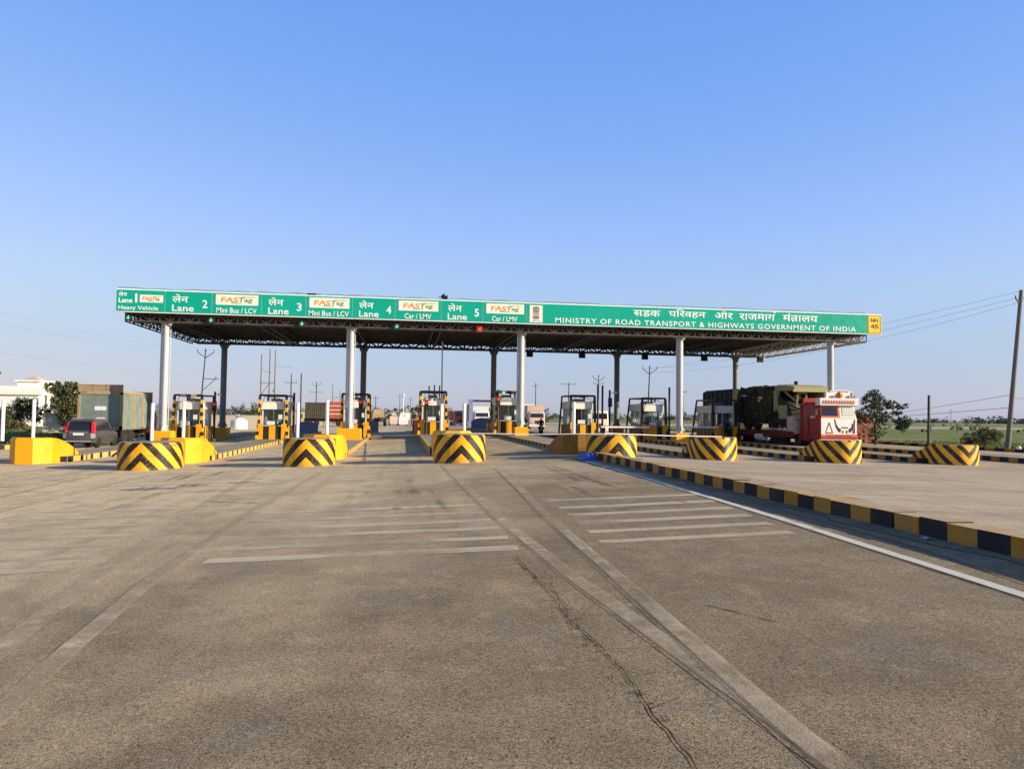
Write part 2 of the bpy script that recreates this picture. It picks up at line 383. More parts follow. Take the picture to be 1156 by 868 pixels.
for k,y in enumerate([10.6,11.5,12.5,13.5,14.7,16.0,17.2]): rumble(-8.0,-4.2-.1*k,[y],sk=.2)
for k,y in enumerate([22.4,23.5,24.7,25.9,27.1,28.2]):
    rumble(-2.4,1.2,[y],w=.24); rumble(3.3,6.3,[y],w=.24); rumble(-8.6,-5.0,[y],w=.24); rumble(-15,-11,[y+.6],w=.24)
struct('road_marking',b,M['mark_rumble'],parent=road)
b=MB()
strip(b,[(2.42,1.0),(2.14,4.5),(1.84,8.6),(1.64,13),(1.52,20),(1.38,27)],.012,dz=.011,jit=.4,step=.25)
strip(b,[(2.1,1.0),(2.19,4.7),(2.31,7.9),(2.51,13.7),(2.8,19),(3.05,25)],.011,dz=.011,jit=.4,step=.25)
strip(b,[(5.06,-3),(5.81,6.5),(6.11,12),(6.36,19),(6.5,26)],.02,dz=.011,jit=.4,step=.25)
strip(b,[(5.9,4),(6.55,9),(6.75,16)],.02,dz=.011,jit=.4,step=.25)
for x0 in (-13.0,11.6,17.2,23.4): strip(b,[(x0,-2),(x0,40)],.02,dz=.006,jit=.3)
for y0 in (9.0,18.4,24.5,29.5,37): strip(b,[(7.75,y0),(12,y0),(40,y0+.3)],.028,dz=.006,jit=.3)
struct('road_joint',b,M['joint'],parent=road)
b=MB()
def crack(x0,y0,x1,y1,w,side=.25):
    k=int(abs(y1-y0)/.09)+3; pts=[]; ox=0
    for i in range(k+1):
        t=i/k; ox=ox*.9+random.uniform(-1,1)*.016; pts.append((x0+(x1-x0)*t+ox,y0+(y1-y0)*t))
    strip(b,pts,w,dz=.0065,jit=.75,step=.05)
    for i in range(3,k-2):
        if random.random()<side:
            p=pts[i]; a=random.uniform(-.9,.9); L=random.uniform(.08,.35); q=(p[0]+math.cos(a)*L*random.choice((-1,1)),p[1]+math.sin(a)*L)
            strip(b,[p,q],w*.6,dz=.0065,jit=.6,step=.06)
crack(1.52,9.9,1.60,5.6,.007,.3); crack(1.60,5.6,1.58,3.6,.008,.2); crack(1.46,9.7,1.66,7.2,.005,.5)
crack(2.9,6.9,3.25,6.2,.012,.2); crack(1.7,8.9,1.45,6.2,.005,.4)
for k in range(95):      # crumbled edges and crazing beside the crack
    y=random.uniform(3.8,9.8); x=1.58+random.gauss(0,.05)*(1.4 if y>7 else 1); a=random.uniform(0,3.14); L=random.uniform(.03,.14)
    strip(b,[(x,y),(x+math.cos(a)*L*.6,y+math.sin(a)*L)],random.uniform(.003,.007),dz=.0066,jit=.7,step=.03)
struct('road_crack',b,M['crack'],parent=road)
# rubber left by braking lorries
M['skid']=marking_mat('rubber_marks',(.20,.155,.105),.92,1.0,(1.4,.12,1))
b=MB(); rs=random.Random(5)
for k in range(16):
    x0=rs.choice((-11.6,-10.4,-7.3,-6.1,-1.4,-.3,.7,3.9,5.0,10,12,16.5,18.2))+rs.uniform(-.35,.35); y0=rs.uniform(9,22); L=rs.uniform(6,16); dx=rs.uniform(-.6,.6); w_=rs.uniform(.16,.3)
    P=[(x0+dx*(t/8)**2,y0+L*t/8) for t in range(9)]
    for o in (0,.32): strip(b,[(p[0]+o,p[1]) for p in P],w_*.7,dz=.0125,jit=.12)
for (cx,cy,r,a0,a1) in ((2.2,17.5,2.1,-.4,.8),(-6.0,14,5.5,.4,1.2),(-6.6,13.6,5.6,.4,1.2)):
    strip(b,[(cx+r*math.cos(a0+(a1-a0)*t/10),cy+r*.9*math.sin(a0+(a1-a0)*t/10)) for t in range(11)],.22,dz=.0125,jit=.12,step=.3)
struct('tyre_mark',b,M['skid'],parent=road)
# tyre scuffs and other darker flat patches in the left lanes
b=MB()
for (x,y,rx,ry) in [(-7.0,22.2,.75,.22),(-4.6,23.3,.5,.14),(-.3,27.2,.35,.1),(-6.2,8.6,.3,.16),(4.6,25.2,.3,.1)]:
    c=[(x+rx*math.cos(t)*random.uniform(.8,1.1),y+ry*math.sin(t)*random.uniform(.8,1.1)) for t in [2*math.pi*k/18 for k in range(18)]]
    b.add([(p[0],p[1],g(p[0])+.006) for p in c],[list(range(18))])
struct('road_patch',b,paint('patched_asphalt',(.24,.19,.13),.9,.25,4,.4,(.25,.2,.14)),parent=road)

# kerb with alternate painted blocks: raised wall along x = const
def kerb_run(b,x0,x1,y0,y1,zb,zt,step,mA,mB,top,side=(1,1),face=0):
    k=int(round((y1-y0)/step)); 
    for i in range(k):
        a=y0+i*step; e=a+step-.006; m=(mA if i%2==0 else mB); jz=random.uniform(-.012,.012)
        jx=random.uniform(-.014,.014); b.box(x0+jx,x1+jx,a+random.uniform(0,.014),e-random.uniform(0,.012),zb-.3,zt+jz,m)
        if top is not None: b.m[-5]=top
b=MB(); kerb_run(b,7.2,7.6,-8.8,28.2,0,.25,.545,0,1,3)
b.box(7.23,7.57,-8.8,28.2,-.3,.235,2)
struct('median_kerb',b,[M['kerb_yellow'],M['kerb_black'],M['concrete'],M['kerb_top']])
b=MB(); strip(b,[(7.05,-8),(7.05,28)],.26,dz=.012,jit=.5)   # drift of dust at the kerb foot
struct('road_dust',b,marking_mat('kerb_dust',(.30,.245,.165),.62,1.5),parent=road)
b=MB(); kerb_run(b,42,42.35,0,150,-.5,-.28,.9,0,1,None); kerb_run(b,-23.4,-23.05,34,110,-.76,-.5,.7,2,1,None)
struct('edge_kerb',b,[M['kerb_yellow'],M['kerb_black'],M['kerb_pale']])

# ---------------------------------------------------------------- traffic islands
AX=[-15.8,-9.7,-3.63,2.3,8.25,14.2,20.1,26.1,32.1]
HW=[1.05,1.05,1.05,1.05,1.05,1.05,1.05,1.05,1.05]
Y0=[36.3,35.9,35.2,34.6,30.5,33.7,33.2,33.4,29.0]
def itop(i): return (g(AX[i]-.9)+g(AX[i]+.9))/2+.25
IT=[itop(i) for i in range(9)]; IT[4]=.18; IT[3]=.06
for i,ax in enumerate(AX):
    b=MB(); h=HW[i]; z0=IT[i]-.6; y1=86; y0=Y0[i]
    b.box(ax-h+.12,ax+h-.12,y0+.1,y1,z0,IT[i]-.004,0)
    isl=struct('traffic_island',b,M['concrete'])
    b=MB(); st=.55 if i<4 else .6
    for sx in (-1,1):
        xa,xb=(ax-h,ax-h+.14) if sx<0 else (ax+h-.14,ax+h)
        k=int((y1-y0)/st)
        for q in range(k):
            sh=.12 if i<4 else 0
            ya,yb=(y0+q*st-sh,y0+(q+1)*st+sh) if q%2 else (y0+q*st+sh,y0+(q+1)*st-sh)
            b.box(xa,xb,ya+.003,yb-.003,z0,IT[i]+.004+random.uniform(-.004,.004),(0 if q%2 else 1))
            b.m[-5]=2
    b.box(ax-h+.14,ax+h-.14,y0,y0+.1,z0,IT[i]+.002,1)
    struct('kerb',b,[M['kerb_pale' if i<4 else 'kerb_yellow'],M['kerb_black'],M['kerb_top']],parent=isl)

# ---------------------------------------------------------------- chevron crash blocks
def chevron_block(name,label,loc,r,H,mat,tail=None,group=None,rz=0):
    # plan: list of points from the back left round the front to the back right; top height per point
    pts=[]
    if tail is None:
        N=48
        for k in range(N+1):
            t=-math.pi+2*math.pi*k/N; pts.append((r*math.sin(t),-r*math.cos(t),r*t,H))
    else:
        L,ht,st=tail; nb=6; per=r*math.pi/2
        for k in range(nb,0,-1):
            y=L*k/nb; z=H if y<st else H-(H-ht)*(y-st)/(L-st); pts.append((-r,y,-per-y,z))
        for k in range(25):
            t=-math.pi/2+math.pi*k/24; pts.append((r*math.sin(t),-r*math.cos(t),r*t,H))
        for k in range(1,nb+1):
            y=L*k/nb; z=H if y<st else H-(H-ht)*(y-st)/(L-st); pts.append((r,y,per+y,z))
    n=len(pts); me=bpy.data.meshes.new(name); V=[];UV=[]
    rj=random.Random(len(label))
    for (x,y,u,z) in pts:
        jj=1+rj.uniform(-.012,.012); x*=jj; y*=jj; z+=rj.uniform(-.02,.012)
        V+= [(x*1.02,y*1.02,-.15),(x,y,z-.05),(x*.955,y*.955 if y<0 else y-.03,z)]; UV+=[(u,-.15),(u,z-.05),(u,z)]
    F=[];MI=[]
    for k in range(n-1):
        for q in (0,1): F.append([3*k+q,3*k+3+q,3*k+4+q,3*k+1+q]); MI.append(0)
    for k in range(n//2):
        a,b_,c,d=3*k+2,3*(k+1)+2,3*(n-2-k)+2,3*(n-1-k)+2
        q=[]; [q.append(w) for w in (a,b_,c,d) if w not in q]
        if len(q)>2: F.append(q); MI.append(1)
    if tail: F.append([0,1,2,3*n-1,3*n-2,3*n-3]); MI.append(0)
    me.from_pydata(V,[],F); me.materials.append(mat); me.materials.append(M['concrete'])
    me.polygons.foreach_set('material_index',MI)
    uv=me.uv_layers.new(name='UV')
    for lp in me.loops: uv.data[lp.index].uv=UV[lp.vertex_index]
    me.polygons.foreach_set('use_smooth',[True]*len(F)); me.set_sharp_from_angle(angle=R(40)); me.update()
    o=link(name,me); o.location=loc; o.rotation_euler=(0,0,rz); tag(o,label,'crash barrier',group); return o
GB='yellow and black chevron crash blocks at the island ends'
chevron_block('crash_block','cream and yellow round crash block cut by the left edge of the photo',(-16.75,30.8,-.74),1.0,1.03,M['chev_up'],group=GB)
chevron_block('crash_block','chevron drum in front of the lane 1 and lane 2 island, nearest the dark car',(-9.78,31.4,g(-9.7)),1.16,1.05,M['chev_up'],group=GB)
chevron_block('crash_block','round chevron drum between lane 2 and lane 3, under the sign column by Lane 3',(-3.63,30.6,g(-3.6)),1.0,1.05,M['chev_up'],group=GB)
chevron_block('crash_block','round chevron drum between lanes 4 and 5, with two white posts behind it',(2.2,29.4,g(2.3)),1.0,1.06,M['chev_up'],group=GB)
chevron_block('crash_block','chevron drum at the end of the long median kerb, blue tarpaulin at its foot',(8.1,28.7,-.05),.98,.95,M['chev_up'],group=GB)
GR='low sloping chevron noses on the right islands'
chevron_block('crash_nose','downward chevron nose next to the median, second row behind the kerb',(14.2,33.0,g(14.2)),.98,1.03,M['chev_down'],tail=(1.5,.45,.2),group=GR)
chevron_block('crash_nose','downward chevron nose standing in front of the red truck',(20.3,33.1,g(20.2)),1.06,1.05,M['chev_down'],tail=(1.5,.45,.2),group=GR)
chevron_block('crash_nose','downward chevron nose farthest to the right, towards the leaning pole',(26.35,33.1,g(26.1)),1.08,.95,M['chev_down'],tail=(1.5,.4,.2),group=GR)

# ---------------------------------------------------------------- plain yellow bull noses behind them
def bull_nose(label,x,y,z,H=1.15,w=.86,L=3.7,mat='yellow',rz=0,group='yellow concrete bull noses on the islands'):
    b=MB(); secs=[]
    Ys=[0,.3,.8,1.5,2.0,2.5,3.0,3.5,4.0,4.6]
    for yy in Ys:
        t=yy/4.6*L; hw=w*(.40+.60*min(1,(yy/.8))**.75); h=H if yy<.8 else H-(H-.28)*(((yy-.8)/3.8)**1.75)
        bv=.07
        secs.append([(-hw*1.01,t,-.2),(-hw,t,h-bv),(-hw+bv,t,h),(hw-bv,t,h),(hw,t,h-bv),(hw*1.01,t,-.2)])
    b.loft(secs)
    o=single('bull_nose',b,M[mat],label,'crash barrier',(x,y,z),group,smooth=28,local=True); o.rotation_euler=(0,0,rz); return o
bull_nose('yellow bull nose at the far left with the dark car behind it',-16.0,34.9,g(-15.8),1.12)
bull_nose('yellow bull nose right behind the leftmost full chevron drum',-9.55,34.0,g(-9.7),1.12)
bull_nose('yellow bull nose half hidden behind the chevron drum of lane 3',-3.45,33.4,g(-3.6),1.12)
bull_nose('yellow bull nose almost wholly hidden behind the chevron drum with two white posts',2.2,33.2,g(2.3),1.1)
bull_nose('brown shaded bull nose beside the chevron drum with the blue tarpaulin',7.55,30.6,.0,.88,mat='nose_shaded')
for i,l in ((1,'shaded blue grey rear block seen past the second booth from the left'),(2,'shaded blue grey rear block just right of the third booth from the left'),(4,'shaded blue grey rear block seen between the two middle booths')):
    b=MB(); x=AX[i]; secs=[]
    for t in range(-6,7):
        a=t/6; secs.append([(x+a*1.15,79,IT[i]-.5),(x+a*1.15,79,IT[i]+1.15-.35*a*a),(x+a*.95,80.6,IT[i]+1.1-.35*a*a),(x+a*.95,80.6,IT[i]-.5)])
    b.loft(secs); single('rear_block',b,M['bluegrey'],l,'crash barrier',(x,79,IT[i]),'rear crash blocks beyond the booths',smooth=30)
# marker posts
GP='white marker posts on the bull noses'
def marker(label,x,y,z0,z1):
    b=MB(); b.tube([(x,y,z0-.1),(x,y,z1)],.075,10)
    b.lathe([(.082,z1-.05),(.082,z1+.01),(.02,z1+.03)],(x,y,0),n=10)
    single('marker_post',b,[M['white'],M['steel']],label,'post',(x,y,z0),GP,smooth=30)
marker('white post standing on the far left yellow nose',-16.2,36.1,.40,2.0)
marker('white post left of the leftmost sign column, beside the dumper truck',-11.2,36.0,.3,1.93)
marker('white post in front of the leftmost booth, right of the leftmost sign column',-9.85,36.0,.42,2.0)
marker('white post on the right side of the second booth from the left',-4.72,35.2,.55,2.04)
marker('white post in front of the orange shipping container',-3.42,35.2,.6,2.17)
marker('white post in front of the middle booth, left of a matching post',1.76,35.0,.75,2.07)
marker('white post in front of the blue grey rear block of the middle lane',2.82,35.0,.75,2.11)
marker('white post in front of the booth with the black frame nearest the middle',7.8,34.0,.7,2.23)
marker('white post at the very left edge of the photo',-17.45,36.1,.3,2.0)
# long white pipe laid over the drums
GPI='lengths of white barrier pipe laid across the drums'
for l,p,q in [('white pipe line across lane 4 from a white stone to the chevron drum',(-2.1,60.0,-.12),(2.2,29.3,.88)),('white pipe across lane 5 between the two middle chevron drums',(2.6,29.35,.885),(8.3,29.0,.93)),('white pipe from the median drum to the first downward chevron nose',(7.9,29.0,.95),(14.4,32.7,.76))]:
    b=MB(); pm=(Vector(p)+Vector(q))/2-Vector((0,0,.03)); b.tube([p,pm,q],.015,8); single('barrier_pipe',b,M['white'],l,'pipe',p,GPI,smooth=30)
b=MB(); b.lathe([(.5,0),(.62,.12),(.5,.28),(.2,.36)],(-2.15,60.2,g(-2.1)),n=9); single('painted_stone',b,M['white'],'white painted stone on the road at the foot of the third booth','stone',(-2.15,60.2,g(-2.1)),smooth=40)
# blue tarpaulin crumpled at the end of the kerb
b=MB(); nx,ny=14,9
for j in range(ny):
    for i in range(nx):
        u,v=i/(nx-1),j/(ny-1); e=math.sin(math.pi*u)*math.sin(math.pi*v)
        b.v.append(Vector((6.5+u*.66+.06*math.sin(5*v),27.0+v*1.0,g(6.8)+.01+.27*e**.6*(.65+.5*random.random()))))
for j in range(ny-1):
    for i in range(nx-1): b.f.append([j*nx+i,j*nx+i+1,(j+1)*nx+i+1,(j+1)*nx+i]); b.m.append(0)
single('tarpaulin',b,M['tarp'],'crumpled blue tarpaulin lying at the end of the median kerb','tarpaulin',(7.6,27.3,0),smooth=50)
# grit and litter lying on the road
b=MB()
for k in range(420):
    y=3.2+22*random.random()**2.0; x=random.uniform(-.75,.95)*y*.75+.1*y
    if x>7: continue
    s=random.choice((.005,.006,.007,.008,.010,.014,.018))*(.8+y*.035); z=g(x)
    pts=[(x+random.uniform(.5,1)*s*1.6*math.cos(t),y+random.uniform(.5,1)*s*math.sin(t),z+.004) for t in [k2*math.pi*2/5 for k2 in range(5)]]
    b.add(pts+[(x+random.uniform(-.3,.3)*s,y,z+s*.4)],[[0,1,5],[1,2,5],[2,3,5],[3,4,5],[4,0,5]],0 if random.random()<.95 else 1)
o=link('gravel',b.mesh('gravel',[M['stone'],M['stone_pale']])); tag(o,'loose grit and scraps scattered over the road',None,None,'stuff')
for (x,y,w,l) in [(7.02,9.35,.09,'small crumpled white wrapper at the foot of the median kerb'),(-2.0,4.2,.05,'dark leaf scrap lying on the near left road')]:
    b=MB(); c=[(x+w*random.uniform(.6,1)*math.cos(t),y+w*random.uniform(.5,1)*math.sin(t),g(x)+.012+random.uniform(0,.03)) for t in [k2*math.pi/4 for k2 in range(8)]]
    b.add(c+[(x,y,g(x)+.05)],[[k2,(k2+1)%8,8] for k2 in range(8)]); single('litter',b,M['stone_pale' if w>.06 else 'stone'],l,'litter',(x,y,g(x)))
# ================================================================= CANOPY
CO=(8.3,61.5,-.3)
canopy=thing('toll_canopy','wide steel toll plaza canopy on white columns with a green lane sign along its front','canopy',CO)
def cpart(name,b,mats,parent=None,smooth=None,label=None): return part(name,b,mats,parent or canopy,CO,smooth,label)
YF,YB=53.0,69.6; CX=[-15.78,-3.63,8.29,20.13,32.08]
for k,x in enumerate(CX):
    i=k*2
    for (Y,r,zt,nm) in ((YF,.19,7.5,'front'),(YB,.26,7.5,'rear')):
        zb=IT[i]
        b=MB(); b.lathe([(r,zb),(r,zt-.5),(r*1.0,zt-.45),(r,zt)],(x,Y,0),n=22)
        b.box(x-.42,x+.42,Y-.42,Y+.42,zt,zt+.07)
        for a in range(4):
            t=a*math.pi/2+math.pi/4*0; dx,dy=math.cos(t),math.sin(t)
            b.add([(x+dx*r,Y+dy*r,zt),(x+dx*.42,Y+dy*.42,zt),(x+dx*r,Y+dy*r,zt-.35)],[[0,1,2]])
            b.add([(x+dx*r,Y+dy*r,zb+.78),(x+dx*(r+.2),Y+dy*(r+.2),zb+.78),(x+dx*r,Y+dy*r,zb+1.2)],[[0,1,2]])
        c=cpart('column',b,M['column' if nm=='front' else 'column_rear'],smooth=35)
        if nm=='front':
            b=MB(); b.tube([(x-r-.075,Y-.02,zb+.8),(x-r-.075,Y-.02,zt-.2),(x-r+.05,Y-.02,zt+.1)],.06,8); b.tube([(x+r+.06,Y+.12,zb+.8),(x+r+.06,Y+.12,zt)],.03,6)
            cpart('drain_pipe',b,M['column'],c,smooth=35)
        hw=.62 if k==0 else (.8 if k==1 else .48); ph=.78 if k<2 else .62
        if nm=='rear': hw,ph=.55,.7
        b=MB(); b.loft([[(x-hw,Y-.6,zb-.05),(x+hw,Y-.6,zb-.05),(x+hw,Y+.6,zb-.05),(x-hw,Y+.6,zb-.05)],[(x-hw,Y-.6,zb+ph-.08),(x+hw,Y-.6,zb+ph-.08),(x+hw,Y+.6,zb+ph-.08),(x-hw,Y+.6,zb+ph-.08)],[(x-hw+.06,Y-.54,zb+ph),(x+hw-.06,Y-.54,zb+ph),(x+hw-.06,Y+.54,zb+ph),(x-hw+.06,Y+.54,zb+ph)]])
        cpart('pedestal',b,M['yellow'])
# lattice trusses
def truss_line(p,q,zb,zt,bay=.75,c=.09,d=.05,b=None,both=True):
    b=b or MB(); p=Vector(p);q=Vector(q); L=(q-p).length; n=max(2,int(round(L/bay)))
    P=lambda t,z: Vector((p.x+(q.x-p.x)*t,p.y+(q.y-p.y)*t,z))
    b.bar(P(0,zb),P(1,zb),c); b.bar(P(0,zt),P(1,zt),c)
    for i in range(n+1):
        t=i/n; b.bar(P(t,zb),P(t,zt),d)
        if i<n:
            if i%2==0: b.bar(P(t,zb),P(t+1/n,zt),d)
            else: b.bar(P(t,zt),P(t+1/n,zb),d)
    return b
XL,XR=-18.35,35.15
b=truss_line((XL+.4,52.62,0),(XR-.4,52.62,0),7.52,8.12,.62,.10,.05); truss_line((XL+.4,53.5,0),(XR-.4,53.5,0),7.52,8.12,.62,.10,.05,b=b); cpart('front_truss',b,M['truss'])
b=truss_line((XL,70.0,0),(XR,70.0,0),7.72,8.2,.8,.16,.09); truss_line((XL,71.0,0),(XR,71.0,0),7.74,8.2,.8,.15,.09,b=b); cpart('rear_truss',b,M['truss_dark'])
tx=[-18.3,-15.78,-9.7,-3.63,2.33,8.29,14.2,20.13,26.1,32.08,35.1]
for x in tx:
    b=MB()
    for dx in (-.28,.28): truss_line((x+dx,53.6,0),(x+dx,69.9,0),7.6,8.15,.8,.08,.045,b=b)
    cpart('cross_truss',b,M['truss_white' if x>30 else 'truss_dark'])  # right end keeps the pale sunlit paint, the rest the shaded copy
b=MB()
for k in range(13): y=52.9+k*1.48; b.box(XL-.1,XR+.1,y-.04,y+.04,8.17,8.31)
cpart('purlins',b,M['truss_dark'])
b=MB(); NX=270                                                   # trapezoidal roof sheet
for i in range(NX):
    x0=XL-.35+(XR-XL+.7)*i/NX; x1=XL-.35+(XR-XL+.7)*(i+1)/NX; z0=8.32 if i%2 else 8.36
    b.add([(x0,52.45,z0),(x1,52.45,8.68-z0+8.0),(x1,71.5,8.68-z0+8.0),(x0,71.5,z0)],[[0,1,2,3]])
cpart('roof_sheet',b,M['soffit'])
b=MB(); b.box(XL-.4,XR+.4,71.5,71.56,8.2,8.6); b.box(XL-.42,XL-.37,52.5,71.5,8.2,8.6); b.box(XR+.37,XR+.42,52.5,71.5,8.2,8.6); cpart('fascia_trim',b,M['truss'])
# front edge walkway cable and clutter above the sign
b=MB(); pts=[]; x=-18.7
while x<35.8: pts.append((x,52.35,9.64+random.uniform(-.03,.07))); x+=random.uniform(.4,1.3)
b.tube(pts,.035,5)
for k in range(14):
    x=random.uniform(-18,35); b.box(x,x+random.uniform(.3,1.4),52.3,52.4,9.6,9.66+random.uniform(0,.06))
cpart('cable',b,M['wire'])
b=MB(); x=2.6
b.box(x-.03,x+.03,52.35,52.41,9.58,9.95); b.lathe([(.08,0),(.22,.25)],(x-.12,52.4,9.82),'x',12); b.lathe([(.06,0),(.2,.22)],(x+.1,52.4,9.75),'x',12); b.box(x-.3,x+.25,52.38,52.44,9.76,9.80)
cpart('loudspeaker',b,M['poledark'])

# ---------------------------------------------------------------- the sign
ZB,ZT,YS=8.05,9.59,52.2
SX=[-18.71,-15.67,-12.70,-9.53,-6.63,-3.54,-.65,2.51,5.42,8.53,34.57,35.73]
b=MB(); b.box(SX[0],SX[-1],YS+.03,YS+.25,ZB,ZT); sign_box=cpart('sign_box',b,M['sign_white'])
DG=bpy.context.evaluated_depsgraph_get
def text_mesh(s,bold=0.0,shear=0.0,space=1.0):
    c=bpy.data.curves.new('t','FONT'); c.body=s; c.size=1; c.offset=bold; c.shear=shear; c.space_character=space; c.resolution_u=3
    o=bpy.data.objects.new('t',c); C.objects.link(o); bpy.context.view_layer.update()
    me=bpy.data.meshes.new_from_object(o.evaluated_get(DG())); bpy.data.objects.remove(o); bpy.data.curves.remove(c)
    vs=[v.co.copy() for v in me.vertices]; fs=[list(p.vertices) for p in me.polygons]; bpy.data.meshes.remove(me); return vs,fs
def put_text(b,s,x0,x1,z0,z1,y,mi=0,bold=0.0,shear=0.0,space=1.0):
    # fits the lettering into a rectangle of the board
    vs,fs=text_mesh(s,bold,shear,space)
    a=min(v.x for v in vs);e=max(v.x for v in vs);c=min(v.y for v in vs);d=max(v.y for v in vs)
    b.add([(x0+(v.x-a)/(e-a)*(x1-x0),y,z0+(v.y-c)/(d-c)*(z1-z0)) for v in vs],fs,mi); return (lambda X:x0+(X-a)/(e-a)*(x1-x0)),(lambda Y:z0+(Y-c)/(d-c)*(z1-z0))
YT=YS-.012
def panel(k,mat,inset=.055):
    b=MB(); b.box(SX[k]+inset*.6,SX[k+1]-inset*.6,YS,YS+.03,ZB+inset*1.3,ZT-inset*1.3); return cpart('sign_panel',b,mat)
W3=lambda k,u: SX[k]+(SX[k+1]-SX[k])*u
Z3=lambda v: ZT-(ZT-ZB)*v        # v from the top
def fastag(k,u0,u1,v0,v1,par):
    x0,x1,zt,zb=W3(k,u0),W3(k,u1),Z3(v0),Z3(v1); w=x1-x0;h=zt-zb
    b=MB(); b.box(x0,x1,YS-.008,YS,zb,zt); lb=cpart('logo_board',b,M['cream'],par)
    b=MB(); y=YS-.016
    put_text(b,'FAS',x0+.12*w,x0+.53*w,zb+.26*h,zb+.76*h,y,0,.02,.10)
    put_text(b,'Tag',x0+.54*w,x0+.87*w,zb+.18*h,zb+.74*h,y,1,.015,.12)
    b.box(x0+.62*w,x0+.93*w,y-.001,y,zb+.76*h,zb+.82*h,0); b.box(x0+.36*w,x0+.62*w,y-.001,y,zb+.16*h,zb+.22*h,1)
    cpart('lettering',b,[M['orange'],M['lgreen']],lb)
def lane(k,num):
    p=panel(k,M['green'])
    for s,u0,u1,v0,v1,bo in (('लेन',.15,.49,.52,.17,.012),('Lane',.15,.61,.90,.62,.010),(num,.79,.90,.73,.38,.014)):
        b=MB(); put_text(b,s,W3(k,u0),W3(k,u1),Z3(v0),Z3(v1),YT,0,bo); cpart('lettering',b,M['sign_white'],p)
p=panel(0,M['green']); b=MB()
for s,u0,u1,v0,v1,bo in (('लेन',.05,.22,.33,.12,.02),('Lane',.05,.33,.60,.39,.025),('1',.385,.43,.58,.20,.0),('Heavy Vehicle',.05,.86,.94,.72,.012)):
    b=MB(); put_text(b,s,W3(0,u0),W3(0,u1),Z3(v0),Z3(v1),YT,0,bo); cpart('lettering',b,M['sign_white'],p)
fastag(0,.48,.955,.24,.56,p)
lane(1,'2'); lane(3,'3'); lane(5,'4'); lane(7,'5')
for k,s,u0,u1 in ((2,'Mini Bus / LCV',.09,.90),(4,'Mini Bus / LCV',.06,.92),(6,'Car / LMV',.2,.78),(8,'Car / LMV',.2,.78)):
    p=panel(k,M['green']); fastag(k,.07,.93,.11,.56,p); b=MB(); put_text(b,s,W3(k,u0),W3(k,u1),Z3(.91),Z3(.68),YT,0,.008); cpart('lettering',b,M['sign_white'],p)
p=panel(9,M['green']); b=MB()
put_text(b,'MINISTRY OF ROAD TRANSPORT & HIGHWAYS GOVERNMENT OF INDIA',10.57,33.62,8.21,8.58,YT,0,.008,0,1.15)
cpart('lettering',b,M['sign_white'],p); b=MB()
hz0,hz1=8.82,9.42
# the Hindi line, word by word, with the conjuncts' strokes drawn by hand
def word(s,x0,x1,z0=hz0,z1=hz1): return put_text(b,s,x0,x1,z0,z1,YT,0,.012)
word('सडक',16.29,18.30,8.86,9.30); b.box(17.12,17.20,YT-.001,YT,8.82,8.88)
word('पिरवहन',18.95,21.75,8.82,9.46); word('और',22.45,23.85,8.86,9.46)
word('राजमाग',24.35,27.15,8.84,9.30); word('मंतालय',27.75,30.55,8.84,9.44)
for pts in ([(27.02,9.28),(27.00,9.40),(27.09,9.48),(27.20,9.46)],):
    for a,c in zip(pts,pts[1:]): b.bar((a[0],YT,a[1]),(c[0],YT,c[1]),.01,.06,up=(0,0,1))
b.bar((28.75,YT,9.02),(28.50,YT,8.84),.01,.06)
cpart('lettering',b,M['sign_white'],p)
b=MB(); b.box(8.72,9.64,YS-.008,YS,8.19,9.40); eb=cpart('emblem_board',b,M['cream'],p)
b=MB(); y=YS-.016; ex=9.18
def disc(cx,cz,rx,rz,n=14): b.add([(cx+rx*math.cos(t),y,cz+rz*math.sin(t)) for t in [2*math.pi*q/n for q in range(n)]],[list(range(n))])
def poly(pts): b.add([(px,y,pz) for px,pz in pts],[list(range(len(pts)))])
disc(ex,9.24,.085,.10); disc(ex-.16,9.20,.075,.085); disc(ex+.16,9.20,.075,.085)                # three lion heads
poly([(ex-.22,9.12),(ex-.13,9.14),(ex-.10,8.86),(ex-.20,8.86)]); poly([(ex+.22,9.12),(ex+.20,8.86),(ex+.10,8.86),(ex+.13,9.14)])
poly([(ex-.085,9.13),(ex+.085,9.13),(ex+.075,8.86),(ex-.075,8.86)])
poly([(ex-.25,8.83),(ex+.25,8.83),(ex+.25,8.80),(ex-.25,8.80)]); poly([(ex-.25,8.68),(ex+.25,8.68),(ex+.25,8.65),(ex-.25,8.65)])
disc(ex,8.74,.052,.052); disc(ex-.15,8.74,.06,.04); disc(ex+.15,8.74,.06,.04)
poly([(ex-.2,8.62),(ex+.2,8.62),(ex+.26,8.50),(ex+.15,8.42),(ex-.15,8.42),(ex-.26,8.50)])
put_text(b,'सत्यमेव जयते',ex-.27,ex+.27,8.25,8.36,y,0,.03)
cpart('emblem',b,M['emblem'],eb)
p=panel(10,M['syellow'],.04); b=MB(); x0=SX[10]
put_text(b,'NH',x0+.28,x0+.88,8.98,9.26,YT,0,.03); put_text(b,'45',x0+.26,x0+.92,8.50,8.84,YT,0,.03)
for (a0,a1,c0,c1) in ((.06,1.08,9.46,9.49),(.06,1.08,8.14,8.17),(.06,.09,8.17,9.46),(1.05,1.08,8.17,9.46)): b.box(x0+a0,x0+a1,YT-.001,YT,c0,c1)
cpart('lettering',b,M['sblack'],p)

